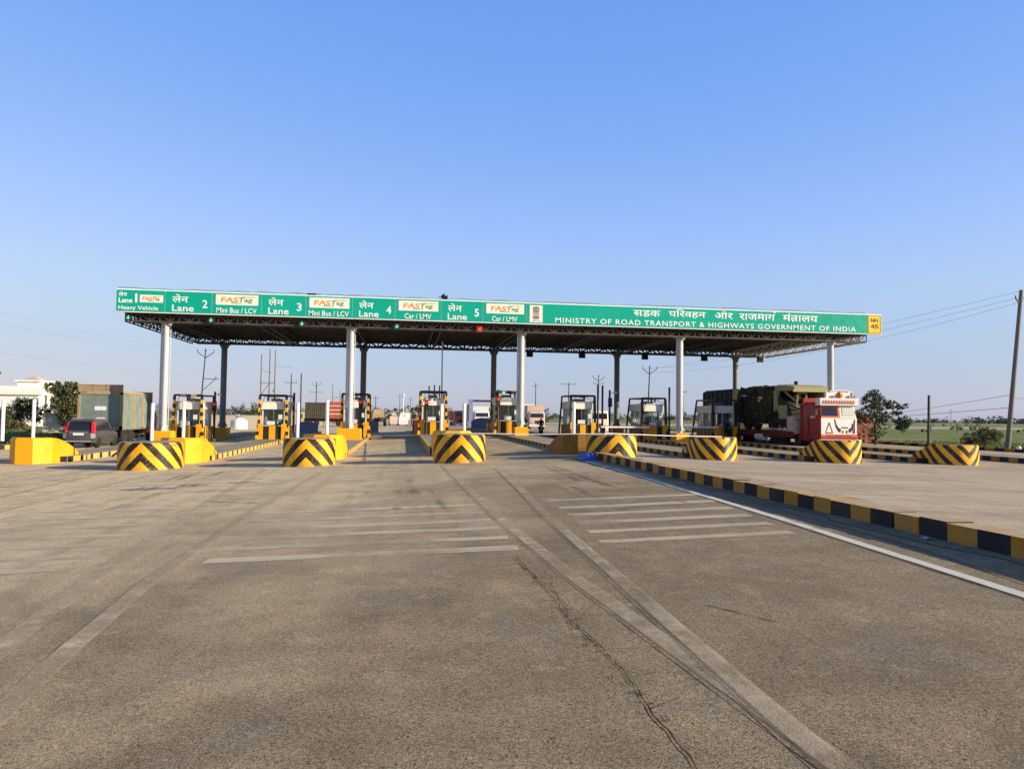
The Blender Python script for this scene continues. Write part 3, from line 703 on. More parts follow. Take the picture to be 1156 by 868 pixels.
# ---------------------------------------------------------------- lane signals hanging below the sign
def lane_signal(label,x,kind,y=52.4,z=7.18,group='lane signals hung under the front sign'):
    t=thing('lane_signal',label,'traffic signal',(x,y,z+.1),group=group); t.scale=(.78,.78,.78)
    b=MB(); b.box(-.27,.27,0,.2,-.27,.27); b.tube([(0,.1,.27),(0,.1,.5)],.03,6); b.add([(-.3,-.12,.29),(.3,-.12,.29),(.3,.0,.3),(-.3,.0,.3)],[[0,1,2,3]]); part('housing',b,M['black'],t)
    b=MB()
    if kind=='arrow':
        b.box(-.035,.035,-.012,-.002,-.06,.18); b.add([(-.15,-.013,.0),(-.11,-.013,.05),(0,-.013,-.07),(.11,-.013,.05),(.15,-.013,.0),(0,-.013,-.17)],[[0,1,2,5],[2,3,4,5]])
        part('arrow',b,M['arrow'],t)
    elif kind=='cross':
        b.bar((-.15,-.008,-.15),(.15,-.008,.15),.01,.08,up=(0,1,0)); b.bar((-.15,-.012,.15),(.15,-.012,-.15),.01,.08,up=(0,1,0)); part('cross',b,M['crosslamp'],t)
        b=MB(); b.box(-.25,.25,-.003,0,-.25,.25); part('lamp_face',b,M['red'],t)
lane_signal('green down arrow signal under the Lane 1 panel',-18.0,'arrow',z=7.62)
lane_signal('green down arrow signal below the Mini Bus board of lane 2',-12.8,'arrow',z=7.6)
lane_signal('green down arrow signal below the Mini Bus board of lane 3',-6.9,'arrow',z=7.54)
lane_signal('green down arrow signal below the Car board of lane 4',-.53,'arrow',z=7.54)
lane_signal('red cross signal below the Car board of lane 5',5.2,'cross',z=7.52)
for x,l in ((11.74,'leftmost of the five dark signal boxes under the rear roof edge'),(16.8,'second from left of the dark signal boxes under the rear roof edge'),(23.02,'middle one of the dark signal boxes under the rear roof edge'),(29.04,'dark signal box under the rear roof edge just left of the last rear column'),(34.83,'dark signal box under the rear roof edge above the army vehicle')):
    t=thing('lane_signal',l,'traffic signal',(x,70.0,7.45),group='dark backs of lane signals under the rear roof edge')
    b=MB(); b.box(-.3,.3,-.12,.12,-.3,.25); b.tube([(0,0,.25),(0,0,.3)],.04,6); part('housing',b,M['black'],t); b=MB(); b.box(-.33,.33,.12,.3,.2,.23); part('visor',b,M['black'],t)
# ================================================================= BOOTHS
def banded(b,p,q,w,ma,mb,n=8,mode='box'):
    p=Vector(p);q=Vector(q)
    for i in range(n): b.bar(p.lerp(q,i/n),p.lerp(q,(i+1)/n),w,w,ma if i%2==0 else mb,up=(0,1,0))
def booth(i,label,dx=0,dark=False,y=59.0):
    t=thing('toll_booth',label,'toll booth',(AX[i]+dx,y,IT[i]),group='toll booths on the islands')
    w,L=.80,3.2
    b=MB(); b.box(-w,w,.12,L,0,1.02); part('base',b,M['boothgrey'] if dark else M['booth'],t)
    b=MB()
    for x in (-w,w):
        for yy in (.12,.62,1.15,1.65,2.15,2.7,L): b.box(x-.05,x+.05,yy-.035,yy+.035,1.02,2.26)
    b.box(-.03,.03,.10,.16,1.02,2.26)
    for x in (-w,w): b.box(x-.03,x+.03,.12,L,1.6,1.64)
    part('window_frame',b,M['booth'],t)
    b=MB(); b.quad((-w+.04,.125,1.03),(-.03,.125,1.03),(-.03,.125,2.25),(-w+.04,.125,2.25)); part('window_pane',b,M['glass'],t,fix=False)
    b=MB(); b.quad((.03,.125,1.03),(w-.04,.125,1.03),(w-.04,.125,2.25),(.03,.125,2.25)); part('window_pane',b,M['glass'],t,fix=False)
    for x in (-w,w):
        b=MB()
        b.quad((x,.16,1.03),(x,1.1,1.03),(x,1.1,2.25),(x,.16,2.25)); part('window_pane',b,M['glass'],t,fix=False); b=MB(); b.quad((x,2.2,1.03),(x,L-.05,1.03),(x,L-.05,2.25),(x,2.2,2.25)); part('window_pane',b,M['glass'],t,fix=False)
    b=MB(); b.box(-w-.14,w+.14,-.05,L+.15,2.24,2.78); b.box(-w-.18,w+.18,-.1,L+.2,2.78,2.84); part('fascia',b,M['fascia'],t)
    b=MB(); b.box(-.35,.35,.9,2.1,2.8,3.06); b.box(-.31,.31,.88,.9,2.84,3.02); part('air_conditioner',b,M['boothgrey'],t)
    b=MB(); b.box(-.6,.6,.5,1.0,.95,1.06); b.box(-.25,.15,.6,.65,1.1,1.42); b.box(-.08,-.02,.63,.67,1.04,1.15); b.box(.3,.55,.6,.9,1.06,1.3); part('desk',b,M['chassis'],t)
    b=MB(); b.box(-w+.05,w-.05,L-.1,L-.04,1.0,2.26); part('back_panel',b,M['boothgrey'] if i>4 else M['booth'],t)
    return t
def frame(i,label,dx=0,dark=False,y=59.0,h=3.3,side=1):
    # steel guard frame that stands round a booth, with a striped wall in front and along both sides
    t=thing('guard_frame',label,'guard frame',(AX[i]+dx,y,IT[i]),group='steel guard frames round the booths')
    A,B=(1,1) if dark else (0,1); w=1.0
    for sx in (-1,1):
        b=MB(); banded(b,(sx*(w+.10),-.42,0),(sx*w,-.30,1.15),.21,A,B,4); banded(b,(sx*w,-.30,1.15),(sx*w*.97,-.22,h-.05),.17,B,A,7); part('post',b,[M['yellow'],M['black']],t)
        b=MB(); banded(b,(sx*w,3.55+(.7 if dark else .15),0),(sx*w*.97,3.2,h-.02),.12,B if not dark else 1,A,9); part('post',b,[M['yellow'],M['black']],t)
        b=MB(); banded(b,(sx*w*.97,-.22,h-.02),(sx*w*.97,3.2,h+.02),.11,1,1 if i>1 else A,8); part('side_rail',b,[M['yellow'],M['black']],t)
    b=MB(); banded(b,(-w*.97,-.22,h),(w*.97,-.22,h),.13,1,1 if dark else (0 if i in(0,4) else 1),5); part('top_beam',b,[M['yellow'],M['black']],t); b=MB(); banded(b,(-w*.97,3.2,h),(w*.97,3.2,h),.11,1,1,4); part('top_beam',b,[M['yellow'],M['black']],t)
    b=MB()
    for (xa,xb,ya,zt,m) in ((-1.05,-.68,-.46,1.16,0),(-.68,-.24,-.36,.98,1),(-.24,.22,-.40,1.0,0),(.22,.66,-.36,.98,1),(.66,1.05,-.46,1.16,0)): b.box(xa,xb-.004,ya,-.14,0,zt,m)
    part('striped_wall',b,[M['yellow'],M['black']],t)
    for sx in (-1,1):
        b=MB(); n=9
        for k in range(n): a=-.1+k*3.2/n; b.box(*(sorted((sx*.9,sx*1.04))),a,a+3.2/n-.004,0,.98,k%2)
        part('striped_wall',b,[M['kerb_yellow'] if dark else M['yellow'],M['black']],t)
    b=MB(); b.tube([(-.95,-.3,1.1),(-.9,-.34,2.2),(-.6,-.3,h-.1),(.3,-.28,h-.2),(.85,-.3,h-.4),(.9,-.3,1.3)],.022,5); part('cable',b,M['black'],t)
    b=MB(); b.box(-.42,.18,-.36,-.33,1.06,1.36); b.box(.42,.70,-.36,-.33,1.5,1.85); part('notice_board',b,M['booth'],t)
    b=MB(); b.bar((.1,-.2,h-.05),(.1,-.2,h-.35),.1,.1); part('sensor',b,M['black'],t)
    return t
BL=['leftmost booth, beside the sign column of lane 1','white booth under the Lane 3 panel with a clerk in white inside','booth right behind the second front column','booth in the middle of the plaza with four thin aerials on its roof','booth just left of the third front column','first booth of the far side, three posts standing to its right','booth just left of the fourth front column with an orange boom housing','darkest booth, furthest right, with a person in front']
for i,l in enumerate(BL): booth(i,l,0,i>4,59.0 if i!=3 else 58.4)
FL=['yellow and black guard frame of the leftmost booth','yellow and black guard frame under the Lane 3 panel','yellow and black guard frame behind the second front column','narrow black topped guard frame with aerials in the middle of the plaza','yellow and black guard frame just left of the third front column','black guard frame of the first booth beyond the middle','black guard frame just left of the fourth front column','black guard frame round the darkest booth furthest right']
for i,l in enumerate(FL): frame(i,l,0,i>4,59.0 if i!=3 else 58.4)
# aerials on the middle booth, tall thin mast beside it
for k,(x,h) in enumerate(((-.35,.8),(.05,.95),(.45,.85))):
    b=MB(); b.tube([(2.3+x,58.2,IT[3]+3.3-.6),(2.3+x,58.2,IT[3]+3.3+h*.55)],.05,6)
    single('aerial',b,M['poledark'],['short black aerial on the left of the middle booth frame','tallest of the black aerials on the middle booth frame','black aerial on the right of the middle booth frame'][k],'aerial',(2.3+x,58.2,IT[3]+2.7),'aerials on the middle guard frame')
b=MB(); b.tube([(3.15,62,.1),(3.12,62,3.0),(3.1,62,7.6)],[.075,.065,.05],8); single('mast',b,M['white'],'thin white mast rising from the middle booth to the roof','mast',(3.15,62,.1),smooth=40)
b=MB(); b.tube([(29.15,62,-.2),(29.13,62,4.4)],[.09,.07],8); single('mast',b,M['white'],'slim white post in front of the army vehicle by the last booth','mast',(29.15,62,-.2),smooth=40)
# traffic lights on posts beside the booths
def tl(i,label,dx,y,h,lamp=True,box=True,bz=2.55,g_='signal posts beside the booths'):
    x=AX[i]+dx; t=thing('signal_post',label,'signal post',(x,y,IT[i]),group=g_)
    b=MB(); b.tube([(0,0,0),(0,0,h)],.085,8); b.box(-.16,.16,-.16,.16,0,.06); part('pole',b,M['poledark'],t,smooth=40)
    if box:
        b=MB(); b.box(-.15,.15,-.22,-.02,bz-.40,bz+.34); b.box(-.15,.15,-.34,-.22,bz+.30,bz+.33); part('signal_head',b,M['black'],t)
        b=MB(); b.tube([(0,0,h-.25),(.35,-.2,h-.2)],.025,5); b.box(.28,.5,-.42,-.12,h-.28,h-.14); part('camera',b,M['booth'],t)
        if lamp: b=MB(); b.lathe([(.0,-.25),(.11,-.24),(.125,-.222)],(0,0,bz+.13),'y',16); part('lamp',b,M['redlamp'],t)
tl(0,'dark signal post with a red lamp right of the leftmost booth',1.25,61.5,3.65)
tl(1,'tall dark post at the right of the booth under the Lane 3 panel',1.0,62.5,3.6,lamp=False,box=False)
tl(2,'signal post with a round red lamp in front of the booth behind the second column',.45,58.2,2.75)
tl(3,'signal post with a red lamp at the left of the middle booth',-.55,57.8,2.6,bz=2.3)
tl(4,'signal post with a red lamp left of the third front column',-1.0,57.8,3.4)
tl(4,'tall dark post close behind the third front column',1.15,61,4.1,lamp=False,box=False)
tl(5,'tallest black post right of the first booth beyond the middle',1.2,58.6,4.2,lamp=False,box=False)
tl(5,'black post with a wide black box right of the first booth beyond the middle',2.7,60.5,3.85,lamp=False,bz=2.85)
tl(5,'black post with a white tip between the first two far booths',1.95,60,4.2,lamp=False,box=False)
tl(6,'tall black post right of the booth with the orange boom housing',1.25,58.6,4.2,lamp=False,box=False)
tl(6,'black post carrying a dark box left of the fourth front column',2.4,59.5,4.1,lamp=False,bz=2.6)
tl(6,'shorter black post close to the left side of the fourth front column',3.1,60.5,3.6,lamp=False,box=False)
tl(7,'black post with a white camera box right of the darkest booth',1.3,58.8,3.9,lamp=False,bz=3.1)
# boom barriers
def boom(label,x,y,z,d,L,hz=1.12,col='orange_box',bw=.4):
    t=thing('boom_barrier',label,'boom barrier',(x,y,z),group='boom barriers')
    b=MB(); b.box(-.2,.2,-.22,.22,0,hz); b.box(-.23,.23,-.25,.25,hz,hz+.05); part('housing',b,M['boom'],t)
    b=MB(); n=8
    for k in range(n): a=.1+L*k/n; e=.1+L*(k+1)/n; b.box(min(d*a,d*e),max(d*a,d*e),-.33,-.27,hz-.22,hz-.10,0)
    part('arm',b,M['white'],t)
M['boom']=paint('boom_orange',(.62,.20,.02),.5,.1,3,.2)
boom('orange boom barrier in front of the booth left of the fourth column',19.35,57.6,IT[6],-1,3.9)
boom('boom barrier in front of the darkest booth with its arm to the left',24.9,57.2,IT[7],-1,2.9,1.25)
boom('boom barrier beside the middle booth with its white arm over lane 4',1.05,58.6,IT[3],-1,.75,1.3)
b=MB(); b.box(18.2,18.6,68,68.5,IT[6]-.3,.75); b.box(18.15,18.65,67.95,68.55,.75,.8); b.box(18.25,18.55,67.9,67.96,.3,.6,1); single('control_cabinet',b,[M['boom'],M['red']],'small orange and red cabinet beside the fourth rear column','cabinet',(18.4,68.2,IT[6]))
for (x,y,z,l) in ((-18.6,44.5,-.76,'brown rod resting against the leftmost chevron drum'),):
    b=MB(); b.tube([(-13.2,37,-.5),(-11.6,35,.35)],.05,6); single('rod',b,M['bark'],l,'rod',(-12.4,36,-.1))

# ================================================================= PEOPLE
SK=[paint('skin',(.22,.12,.075),.6,.1,6,0),paint('hair',(.012,.01,.009),.6,.1,6,0)]
CL={}
def cloth(n,c): 
    if n not in CL: CL[n]=paint('cloth_'+n,c,.85,.15,5,.1)
    return CL[n]
def person(label,loc,rz,shirt,trousers,pose='stand',h=1.74,group=None):
    s=h/1.74
    J={'pel':(0,0,.95),'sp':(0,.01,1.15),'ch':(0,.02,1.36),'nk':(0,.0,1.50),'hd':(0,-.02,1.62),'tp':(0,-.01,1.72)}
    Rr={'pel':.145,'sp':.13,'ch':.155,'nk':.055,'hd':.098,'tp':.06}
    E=[('pel','sp'),('sp','ch'),('ch','nk'),('nk','hd'),('hd','tp')]
    for sx,t in ((-1,'l'),(1,'r')):
        J['sh'+t]=(sx*.19,.02,1.42);Rr['sh'+t]=.062
        if pose=='stand': J['el'+t]=(sx*.25,.05,1.14);J['wr'+t]=(sx*.25,-.04,.90);J['ha'+t]=(sx*.24,-.07,.80)
        else: J['el'+t]=(sx*.26,-.10,1.18);J['wr'+t]=(sx*.2,-.36,1.12);J['ha'+t]=(sx*.17,-.46,1.12)
        Rr['el'+t]=.046;Rr['wr'+t]=.034;Rr['ha'+t]=.04
        J['hp'+t]=(sx*.10,0,.88);Rr['hp'+t]=.10
        if pose=='sit':
            J['kn'+t]=(sx*.15,-.42,.82);J['an'+t]=(sx*.15,-.40,.40);J['to'+t]=(sx*.15,-.54,.36)
        else: J['kn'+t]=(sx*.11,-.03,.49);J['an'+t]=(sx*.12,.02,.09);J['to'+t]=(sx*.13,-.13,.05)
        Rr['kn'+t]=.066;Rr['an'+t]=.045;Rr['to'+t]=.045
        E+= [('ch','sh'+t),('sh'+t,'el'+t),('el'+t,'wr'+t),('wr'+t,'ha'+t),('pel','hp'+t),('hp'+t,'kn'+t),('kn'+t,'an'+t),('an'+t,'to'+t)]
    ks=list(J); me=bpy.data.meshes.new('body'); me.from_pydata([J[k] for k in ks],[(ks.index(a),ks.index(c)) for a,c in E],[])
    o=bpy.data.objects.new('tmp',me); C.objects.link(o); m=o.modifiers.new('s','SKIN'); sv=me.skin_vertices[0].data
    for q,k in enumerate(ks): sv[q].radius=(Rr[k],Rr[k]*.85 if k in('ch','sp','pel') else Rr[k]); sv[q].use_root=(k=='pel')
    u=o.modifiers.new('u','SUBSURF'); u.levels=1; u.render_levels=1
    bpy.context.view_layer.update(); nm=bpy.data.meshes.new_from_object(o.evaluated_get(DG())); bpy.data.objects.remove(o)
    for mt in (cloth(*shirt),cloth(*trousers),SK[0],SK[1],M['dark']): nm.materials.append(mt)
    for p in nm.polygons:
        c=p.center; p.use_smooth=True
        armx=abs(c.x)>.17 and c.z<1.2 and c.z>.7 and not (pose=='sit' and c.z<.95)
        p.material_index = 3 if (c.z>1.63 and (c.y>-.06 or c.z>1.69)) else 2 if c.z>1.50 else (2 if armx else 0) if c.z>.97 else (2 if armx and pose!='sit' and c.z<.93 and abs(c.x)>.2 else 1) if c.z>.10 else 4
    nm.transform(Matrix.Scale(s,4)); o=link('person',nm); o.location=loc; o.rotation_euler=(0,0,rz); tag(o,label,'person',group); return o
person('person in dark clothes standing in lane 4 beside the middle booth',(1.02,67.5,g(1.0)),R(15),('navy',(.02,.02,.03)),('black',(.012,.012,.014)),h=1.82)
person('dark silhouetted person standing in front of the darkest booth',(26.0,58.1,IT[7]),R(10),('navy',(.02,.02,.03)),('black',(.012,.012,.014)),h=1.74)
person('clerk in a white shirt inside the booth under the Lane 3 panel',(-9.6,60.2,IT[1]+.0),0,('white',(.7,.7,.68)),('black',(.012,.012,.014)),'reach',1.72)
person('clerk in pale blue visible through the booth left of the third column',(8.1,60.2,IT[4]),0,('paleblue',(.35,.45,.55)),('black',(.012,.012,.014)),'reach',1.70)
person('person in red standing left of the leftmost booth behind its frame',(-17.2,57.9,g(-16)+.0),R(40),('rust',(.35,.06,.03)),('black',(.012,.012,.014)),h=1.76)
person('person in white shirt standing in front of the leftmost booth',(-16.05,58.2,IT[0]),R(-20),('white',(.7,.7,.68)),('black',(.012,.012,.014)),h=1.70)
# ================================================================= VEHICLES
def wheel(t,x,y,z,r,w,rim='steel',name='wheel'):
    b=MB(); b.lathe([(r*.62,-w/2),(r*.93,-w/2),(r,-w*.33),(r,w*.33),(r*.93,w/2),(r*.62,w/2)],(x,y,z),'x',22); o=part(name,b,M['dark'],t,smooth=35)
    b=MB(); b.lathe([(r*.2,-w*.42),(r*.6,-w*.46),(r*.6,w*.46),(r*.2,w*.42)],(x,y,z),'x',14); part('rim',b,M[rim],o,smooth=35)
M['suvpaint']=paint('dark_car_paint',(.055,.054,.058),.25,.08,1,.12,(.16,.12,.08),spec=.5,bump=0)
M['silver']=paint('silver_trim',(.5,.5,.5),.3,.05,2,.1,metal=.6)
M['taillamp']=paint('tail_lamp_red',(.45,.012,.015),.2,.1,3,0,spec=.5,bump=0)
M['plate']=paint('number_plate',(.75,.75,.72),.4,.04,2,.05)
M['turq']=paint('faded_turquoise',(.17,.215,.185),.65,.22,1.3,.45,(.20,.17,.12))
M['plank']=paint('weathered_board',(.34,.245,.14),.8,.25,2.5,.4,(.10,.08,.05))
M['truckred']=paint('truck_red',(.30,.025,.017),.4,.12,1.5,.25,(.25,.12,.07))
M['truckwhite']=paint('truck_white',(.74,.70,.66),.45,.08,2,.2,(.45,.32,.24))
M['truckorange']=paint('truck_orange_red',(.60,.11,.035),.45,.12,1.5,.2)
M['trailerred']=paint('trailer_dark_red',(.16,.018,.014),.55,.2,2,.4,(.1,.07,.05))
M['khaki2']=paint('army_drab',(.11,.10,.05),.8,.3,3,.4)
M['khaki']=paint('army_khaki',(.36,.33,.15),.7,.2,2,.35,(.12,.11,.06))
M['armygreen']=paint('army_dark_green',(.026,.03,.017),.75,.3,1.2,.4,(.08,.075,.04))
M['olivebox']=paint('olive_container',(.085,.075,.05),.7,.2,1.2,.3)
M['redbox']=paint('red_container',(.50,.12,.06),.6,.15,1.5,.25,(.4,.25,.18))
M['creamtruck']=paint('cream_truck',(.62,.47,.36),.5,.12,2,.3)
# --- dark SUV, seen from behind
t=thing('parked_car','dark brown sport utility car queueing behind the dumper truck, rear lamps tall and red','car',(-19.75,49.75,-.745),R(0))
secs=[]
for y,hw,zb,zt in [(0,.78,.50,.92),(.07,.86,.36,.98),(.35,.90,.30,1.02),(1.2,.92,.28,1.04),(2.6,.92,.28,1.02),(3.4,.90,.30,1.0),(4.0,.86,.34,.94),(4.3,.76,.40,.84),(4.36,.66,.5,.76)]:
    secs.append([(-hw*.95,y,zb),(-hw,y,zb+.15),(-hw,y,(zb+zt)/2+.1),(-hw*.97,y,zt-.04),(-hw*.93,y,zt),(hw*.93,y,zt),(hw*.97,y,zt-.04),(hw,y,(zb+zt)/2+.1),(hw,y,zb+.15),(hw*.95,y,zb)])
b=MB(); b.loft(secs)
gh=[(.10,.99),(.30,1.45),(.44,1.70),(.62,1.77),(1.6,1.80),(2.3,1.76),(2.55,1.70),(3.35,1.0)]
b.prism(gh,0,0,tx=lambda y,z: .86-.16*max(0,(z-1.0))/.78)
part('body',b,M['suvpaint'],t,smooth=38)
tw=lambda z: .86-.16*max(0,(z-1.0))/.78
b=MB(); e=.012
ry=lambda z: (.10+(z-.99)/(1.45-.99)*.20) if z<1.45 else .30+(z-1.45)/.25*.14
b.add([(-tw(1.1)+.13,ry(1.10)-e,1.10),(tw(1.1)-.13,ry(1.10)-e,1.10),(tw(1.45)-.1,ry(1.45)-e,1.45),(-tw(1.45)+.1,ry(1.45)-e,1.45)],[[0,1,2,3]])
b.add([(-tw(1.45)+.1,ry(1.45)-e,1.45),(tw(1.45)-.1,ry(1.45)-e,1.45),(tw(1.66)-.1,ry(1.66)-e,1.64),(-tw(1.66)+.1,ry(1.66)-e,1.64)],[[0,1,2,3]])
part('rear_window',b,M['darkglass'],t,fix=False)
for sx in (-1,1):
    b=MB()
    for (a,c) in ((.5,1.05),(1.12,1.95),(2.03,2.85)):
        top=1.62; at=max(a,.52); ct=c if c<2.3 else 2.52
        b.add([(sx*(tw(1.08)+e),a,1.08),(sx*(tw(1.08)+e),c,1.08),(sx*(tw(top)+e),ct,top),(sx*(tw(top)+e),at,top)],[[0,1,2,3]])
    part('side_window',b,M['darkglass'],t,fix=False)
    b=MB(); b.loft([[(sx*.76,.0,.92),(sx*.885,.06,.92),(sx*.885,.28,.95),(sx*.70,.1,.95)],[(sx*.70,.10,1.22),(sx*.845,.14,1.22),(sx*.845,.42,1.22),(sx*.7,.2,1.22)],[(sx*.66,.27,1.62),(sx*.755,.32,1.62),(sx*.755,.5,1.62),(sx*.66,.38,1.62)]]); part('tail_lamp',b,M['taillamp'],t)
    b=MB(); b.box(sx*.66-.03,sx*.66+.03,.7,2.4,1.80,1.84); part('roof_rail',b,M['silver'],t)
    b=MB(); b.loft([[(sx*.72,-.025,.62),(sx*.90,.05,.62),(sx*.9,.3,.66),(sx*.72,.1,.62)],[(sx*.72,-.02,.90),(sx*.895,.05,.9),(sx*.895,.27,.9),(sx*.72,.1,.9)]]); part('bumper_corner',b,M['silver'],t)
    b=MB(); b.box(sx*.92-.02 if sx<0 else sx*.92-.0,sx*.92+.0 if sx<0 else sx*.92+.02,2.75,2.95,1.05,1.2); b.box(min(sx*.92,sx*1.08),max(sx*.92,sx*1.08),2.8,2.92,1.06,1.2); part('wing_mirror',b,M['suvpaint'],t)
    for y in (.82,3.5): wheel(t,sx*.80,y,.345,.345,.24,'silver')
b=MB(); b.box(-.30,.30,-.03,0,.80,.93); part('number_plate',b,M['plate'],t)
b=MB(); b.box(-.5,.5,-.025,.05,.945,.985); part('chrome_strip',b,M['silver'],t)
b=MB(); b.loft([[(-.72,-.02,.40),(.72,-.02,.40),(.72,.1,.36),(-.72,.1,.36)],[(-.78,-.03,.47),(.78,-.03,.47),(.78,.1,.47),(-.78,.1,.47)]]); part('skid_plate',b,M['silver'],t)
# --- dumper truck
t=thing('dumper_truck','tall grey green dumper truck seen from behind, faded turquoise tailgate and board sides','truck',(-20.35,54.6,-.745))
W=1.42
b=MB(); b.box(-W+.06,W-.06,.1,6.0,1.02,1.14)
for sx in (-1,1): b.box(min(sx*W,sx*(W-.06)),max(sx*W,sx*(W-.06)),.08,6.0,1.1,3.6,0)
b.box(-W,W,5.94,6.0,1.1,3.75,0); part('tipper_body',b,M['turq'],t)
b=MB(); b.box(-W+.08,W-.08,.0,.06,1.30,3.42); part('tailgate',b,M['turq'],t)
b=MB()
for sx in (-1,1):
    b.box(min(sx*W,sx*(W-.16)),max(sx*W,sx*(W-.16)),-.05,.12,1.02,4.1)
    for yy in (2.2,4.1,5.9): b.box(min(sx*(W+.05),sx*W),max(sx*(W+.05),sx*W),yy-.11,yy+.11,1.1,3.75)
    b.box(min(sx*(W+.04),sx*(W-.02)),max(sx*(W+.04),sx*(W-.02)),.1,6,3.5,3.66)
b.box(-W,W,-.05,.08,3.42,3.56); b.box(-W,W,-.05,.1,1.02,1.28)
part('body_frame',b,M['plank'],t)
b=MB(); 
for k in range(3): b.box(-W+.17+k*.83,-W+.98+k*.83,-.02,.05,3.6,4.04)
for k in range(4): b.box(-W+.13+k*.83,-W+.18+k*.83,-.04,.06,3.56,4.1)
b.box(-W,W,-.04,.06,4.04,4.1); part('tail_board',b,M['plank'],t)
b=MB(); b.box(-.35,.05,-.012,0,2.35,2.62); b.box(.08,.38,-.012,0,2.35,2.62); b.box(-.2,.32,-.012,0,1.76,1.86); part('reflective_sticker',b,M['plate'],t)
b=MB(); b.box(-.5,-.38,-.0,8.2,.62,.9); b.box(.38,.5,0,8.2,.62,.9); b.box(-1.25,1.25,.3,.4,.45,.62); b.box(-1.1,1.1,.9,1.1,.45,.6); b.box(-1.1,1.1,2.2,2.4,.45,.6); b.box(-1.2,-.7,3.2,4.6,.45,1.0); part('chassis',b,M['chassis'],t)
b=MB(); b.box(-.25,1.0,-.02,.12,.66,.88); b.box(-.2,.9,-.03,-.02,.7,.84); part('rear_bumper',b,M['creamtruck'],t)
for sx in (-1,1):
    for y in (1.0,2.35,6.9): wheel(t,sx*1.05,y,.52,.52,.5 if y<5 else .3,'chassis')
    b=MB(); b.box(min(sx*.75,sx*1.35),max(sx*.75,sx*1.35),.1,.13,.5,1.0); part('mud_flap',b,M['dark'],t)
b=MB(); b.loft([[(-1.2,6.3,.7),(1.2,6.3,.7),(1.2,6.3,2.9),(-1.2,6.3,2.9)],[(-1.2,8.0,.6),(1.2,8.0,.6),(1.2,8.0,2.1),(-1.2,8.0,2.1)],[(-1.15,8.1,.6),(1.15,8.1,.6),(1.15,8.0,2.0),(-1.15,8.0,2.0)]]); part('cab',b,M['truckorange'],t)
# --- Indian style truck cab facing the camera (-Y)
def truck_cab(t,lower,upper,roofboard=True,L=2.1,W=1.28):
    b=MB(); b.loft([[(-W,.0,.55),(W,.0,.55),(W,L,.55),(-W,L,.55)],[(-W,-.03,1.5),(W,-.03,1.5),(W,L,1.5),(-W,L,1.5)],[(-W,0,1.72),(W,0,1.72),(W,L,1.72),(-W,L,1.72)],[(-W*.97,.16,2.6),(W*.97,.16,2.6),(W*.97,L,2.6),(-W*.97,L,2.6)],[(-W*.92,.3,2.78),(W*.92,.3,2.78),(W*.92,L-.05,2.78),(-W*.92,L-.05,2.78)]])
    o=part('cab',b,[lower],t,smooth=25); bv=o.modifiers.new('edge','BEVEL'); bv.width=.11; bv.segments=3; bv.limit_method='ANGLE'; bv.angle_limit=R(35)
    return W
t=thing('trailer_truck','red and white lorry cab with bull horn painting and a white roof board','truck',(29.35,47.6,-.49))
W=1.40; ZMAP=[(0,0),(.55,.55),(1.02,1.08),(1.72,2.20),(2.6,3.05),(2.98,3.55),(3.34,4.0),(9,9.6)]; truck_cab(t,M['truckred'],None,W=W,L=2.3)
b=MB(); b.box(-W*.93,W*.93,-.05,-.028,1.02,1.72); part('front_panel',b,M['truckwhite'],t)
b=MB(); b.box(-W*.93,W*.93,-.055,-.03,.86,1.02); part('grille_band',b,M['truckorange'],t)
b=MB(); b.add([(-W*.91,-.02,1.74),(.12,-.02,1.74),(.12,.14,2.58),(-W*.89,.14,2.58)],[[0,1,2,3]]); part('windscreen_surround',b,M['truckorange'],t,fix=False)
b=MB(); b.add([(.12,-.02,1.74),(W*.91,-.02,1.74),(W*.89,.14,2.58),(.12,.14,2.58)],[[0,1,2,3]]); part('windscreen_surround',b,M['truckwhite'],t,fix=False)
b=MB(); b.add([(-W*.86,-.02,1.86),(-.05,-.02,1.86),(-.05,.085,2.44),(-W*.84,.085,2.44)],[[0,1,2,3]]); part('windscreen',b,M['darkglass'],t,fix=False)
b=MB(); b.add([(.28,-.02,1.86),(W*.86,-.02,1.86),(W*.84,.085,2.44),(.28,.085,2.44)],[[0,1,2,3]]); part('windscreen',b,paint('sunlit_windscreen',(.55,.56,.45),.15,.08,2,.1,spec=.5,bump=0),t,fix=False)
b=MB(); b.loft([[(-W*1.0,-.1,2.6),(W*1.0,-.1,2.6),(W,.5,2.6),(-W,.5,2.6)],[(-W*1.02,-.14,2.98),(W*1.02,-.14,2.98),(W,.5,2.98),(-W,.5,2.98)]])
b.loft([[(-W*.74,-.05,2.98),(W*.74,-.05,2.98),(W*.74,.1,2.98),(-W*.74,.1,2.98)],[(-W*.70,-.05,3.34),(W*.70,-.05,3.34),(W*.70,.1,3.34),(-W*.70,.1,3.34)]]); part('roof_board',b,M['truckwhite'],t)
b=MB(); b.lathe([(.2,0),(.24,.1),(.1,.3)],(.05,-.03,3.02),'z',10); part('roof_ornament',b,M['boom'],t)
b=MB(); b.box(-W*1.08,W*1.08,-.28,-.06,.42,.72); part('bumper',b,M['truckwhite'],t)
b=MB(); 
for x in (-1.05,-.78,.78,1.05): b.box(x-.1,x+.1,-.295,-.28,.5,.64)
b.box(-.9,.9,-.067,-.055,.9,.98); part('reflector',b,M['truckred'],t)
b=MB(); b.box(-.28,.28,-.34,-.28,.3,.62); part('number_plate',b,M['syellow'],t)
b=MB()
def horn(pts,w):
    for i,(a,c) in enumerate(zip(pts,pts[1:])): b.bar((a[0],-.06,a[1]),(c[0],-.06,c[1]),.012,w[i],up=(0,0,1))
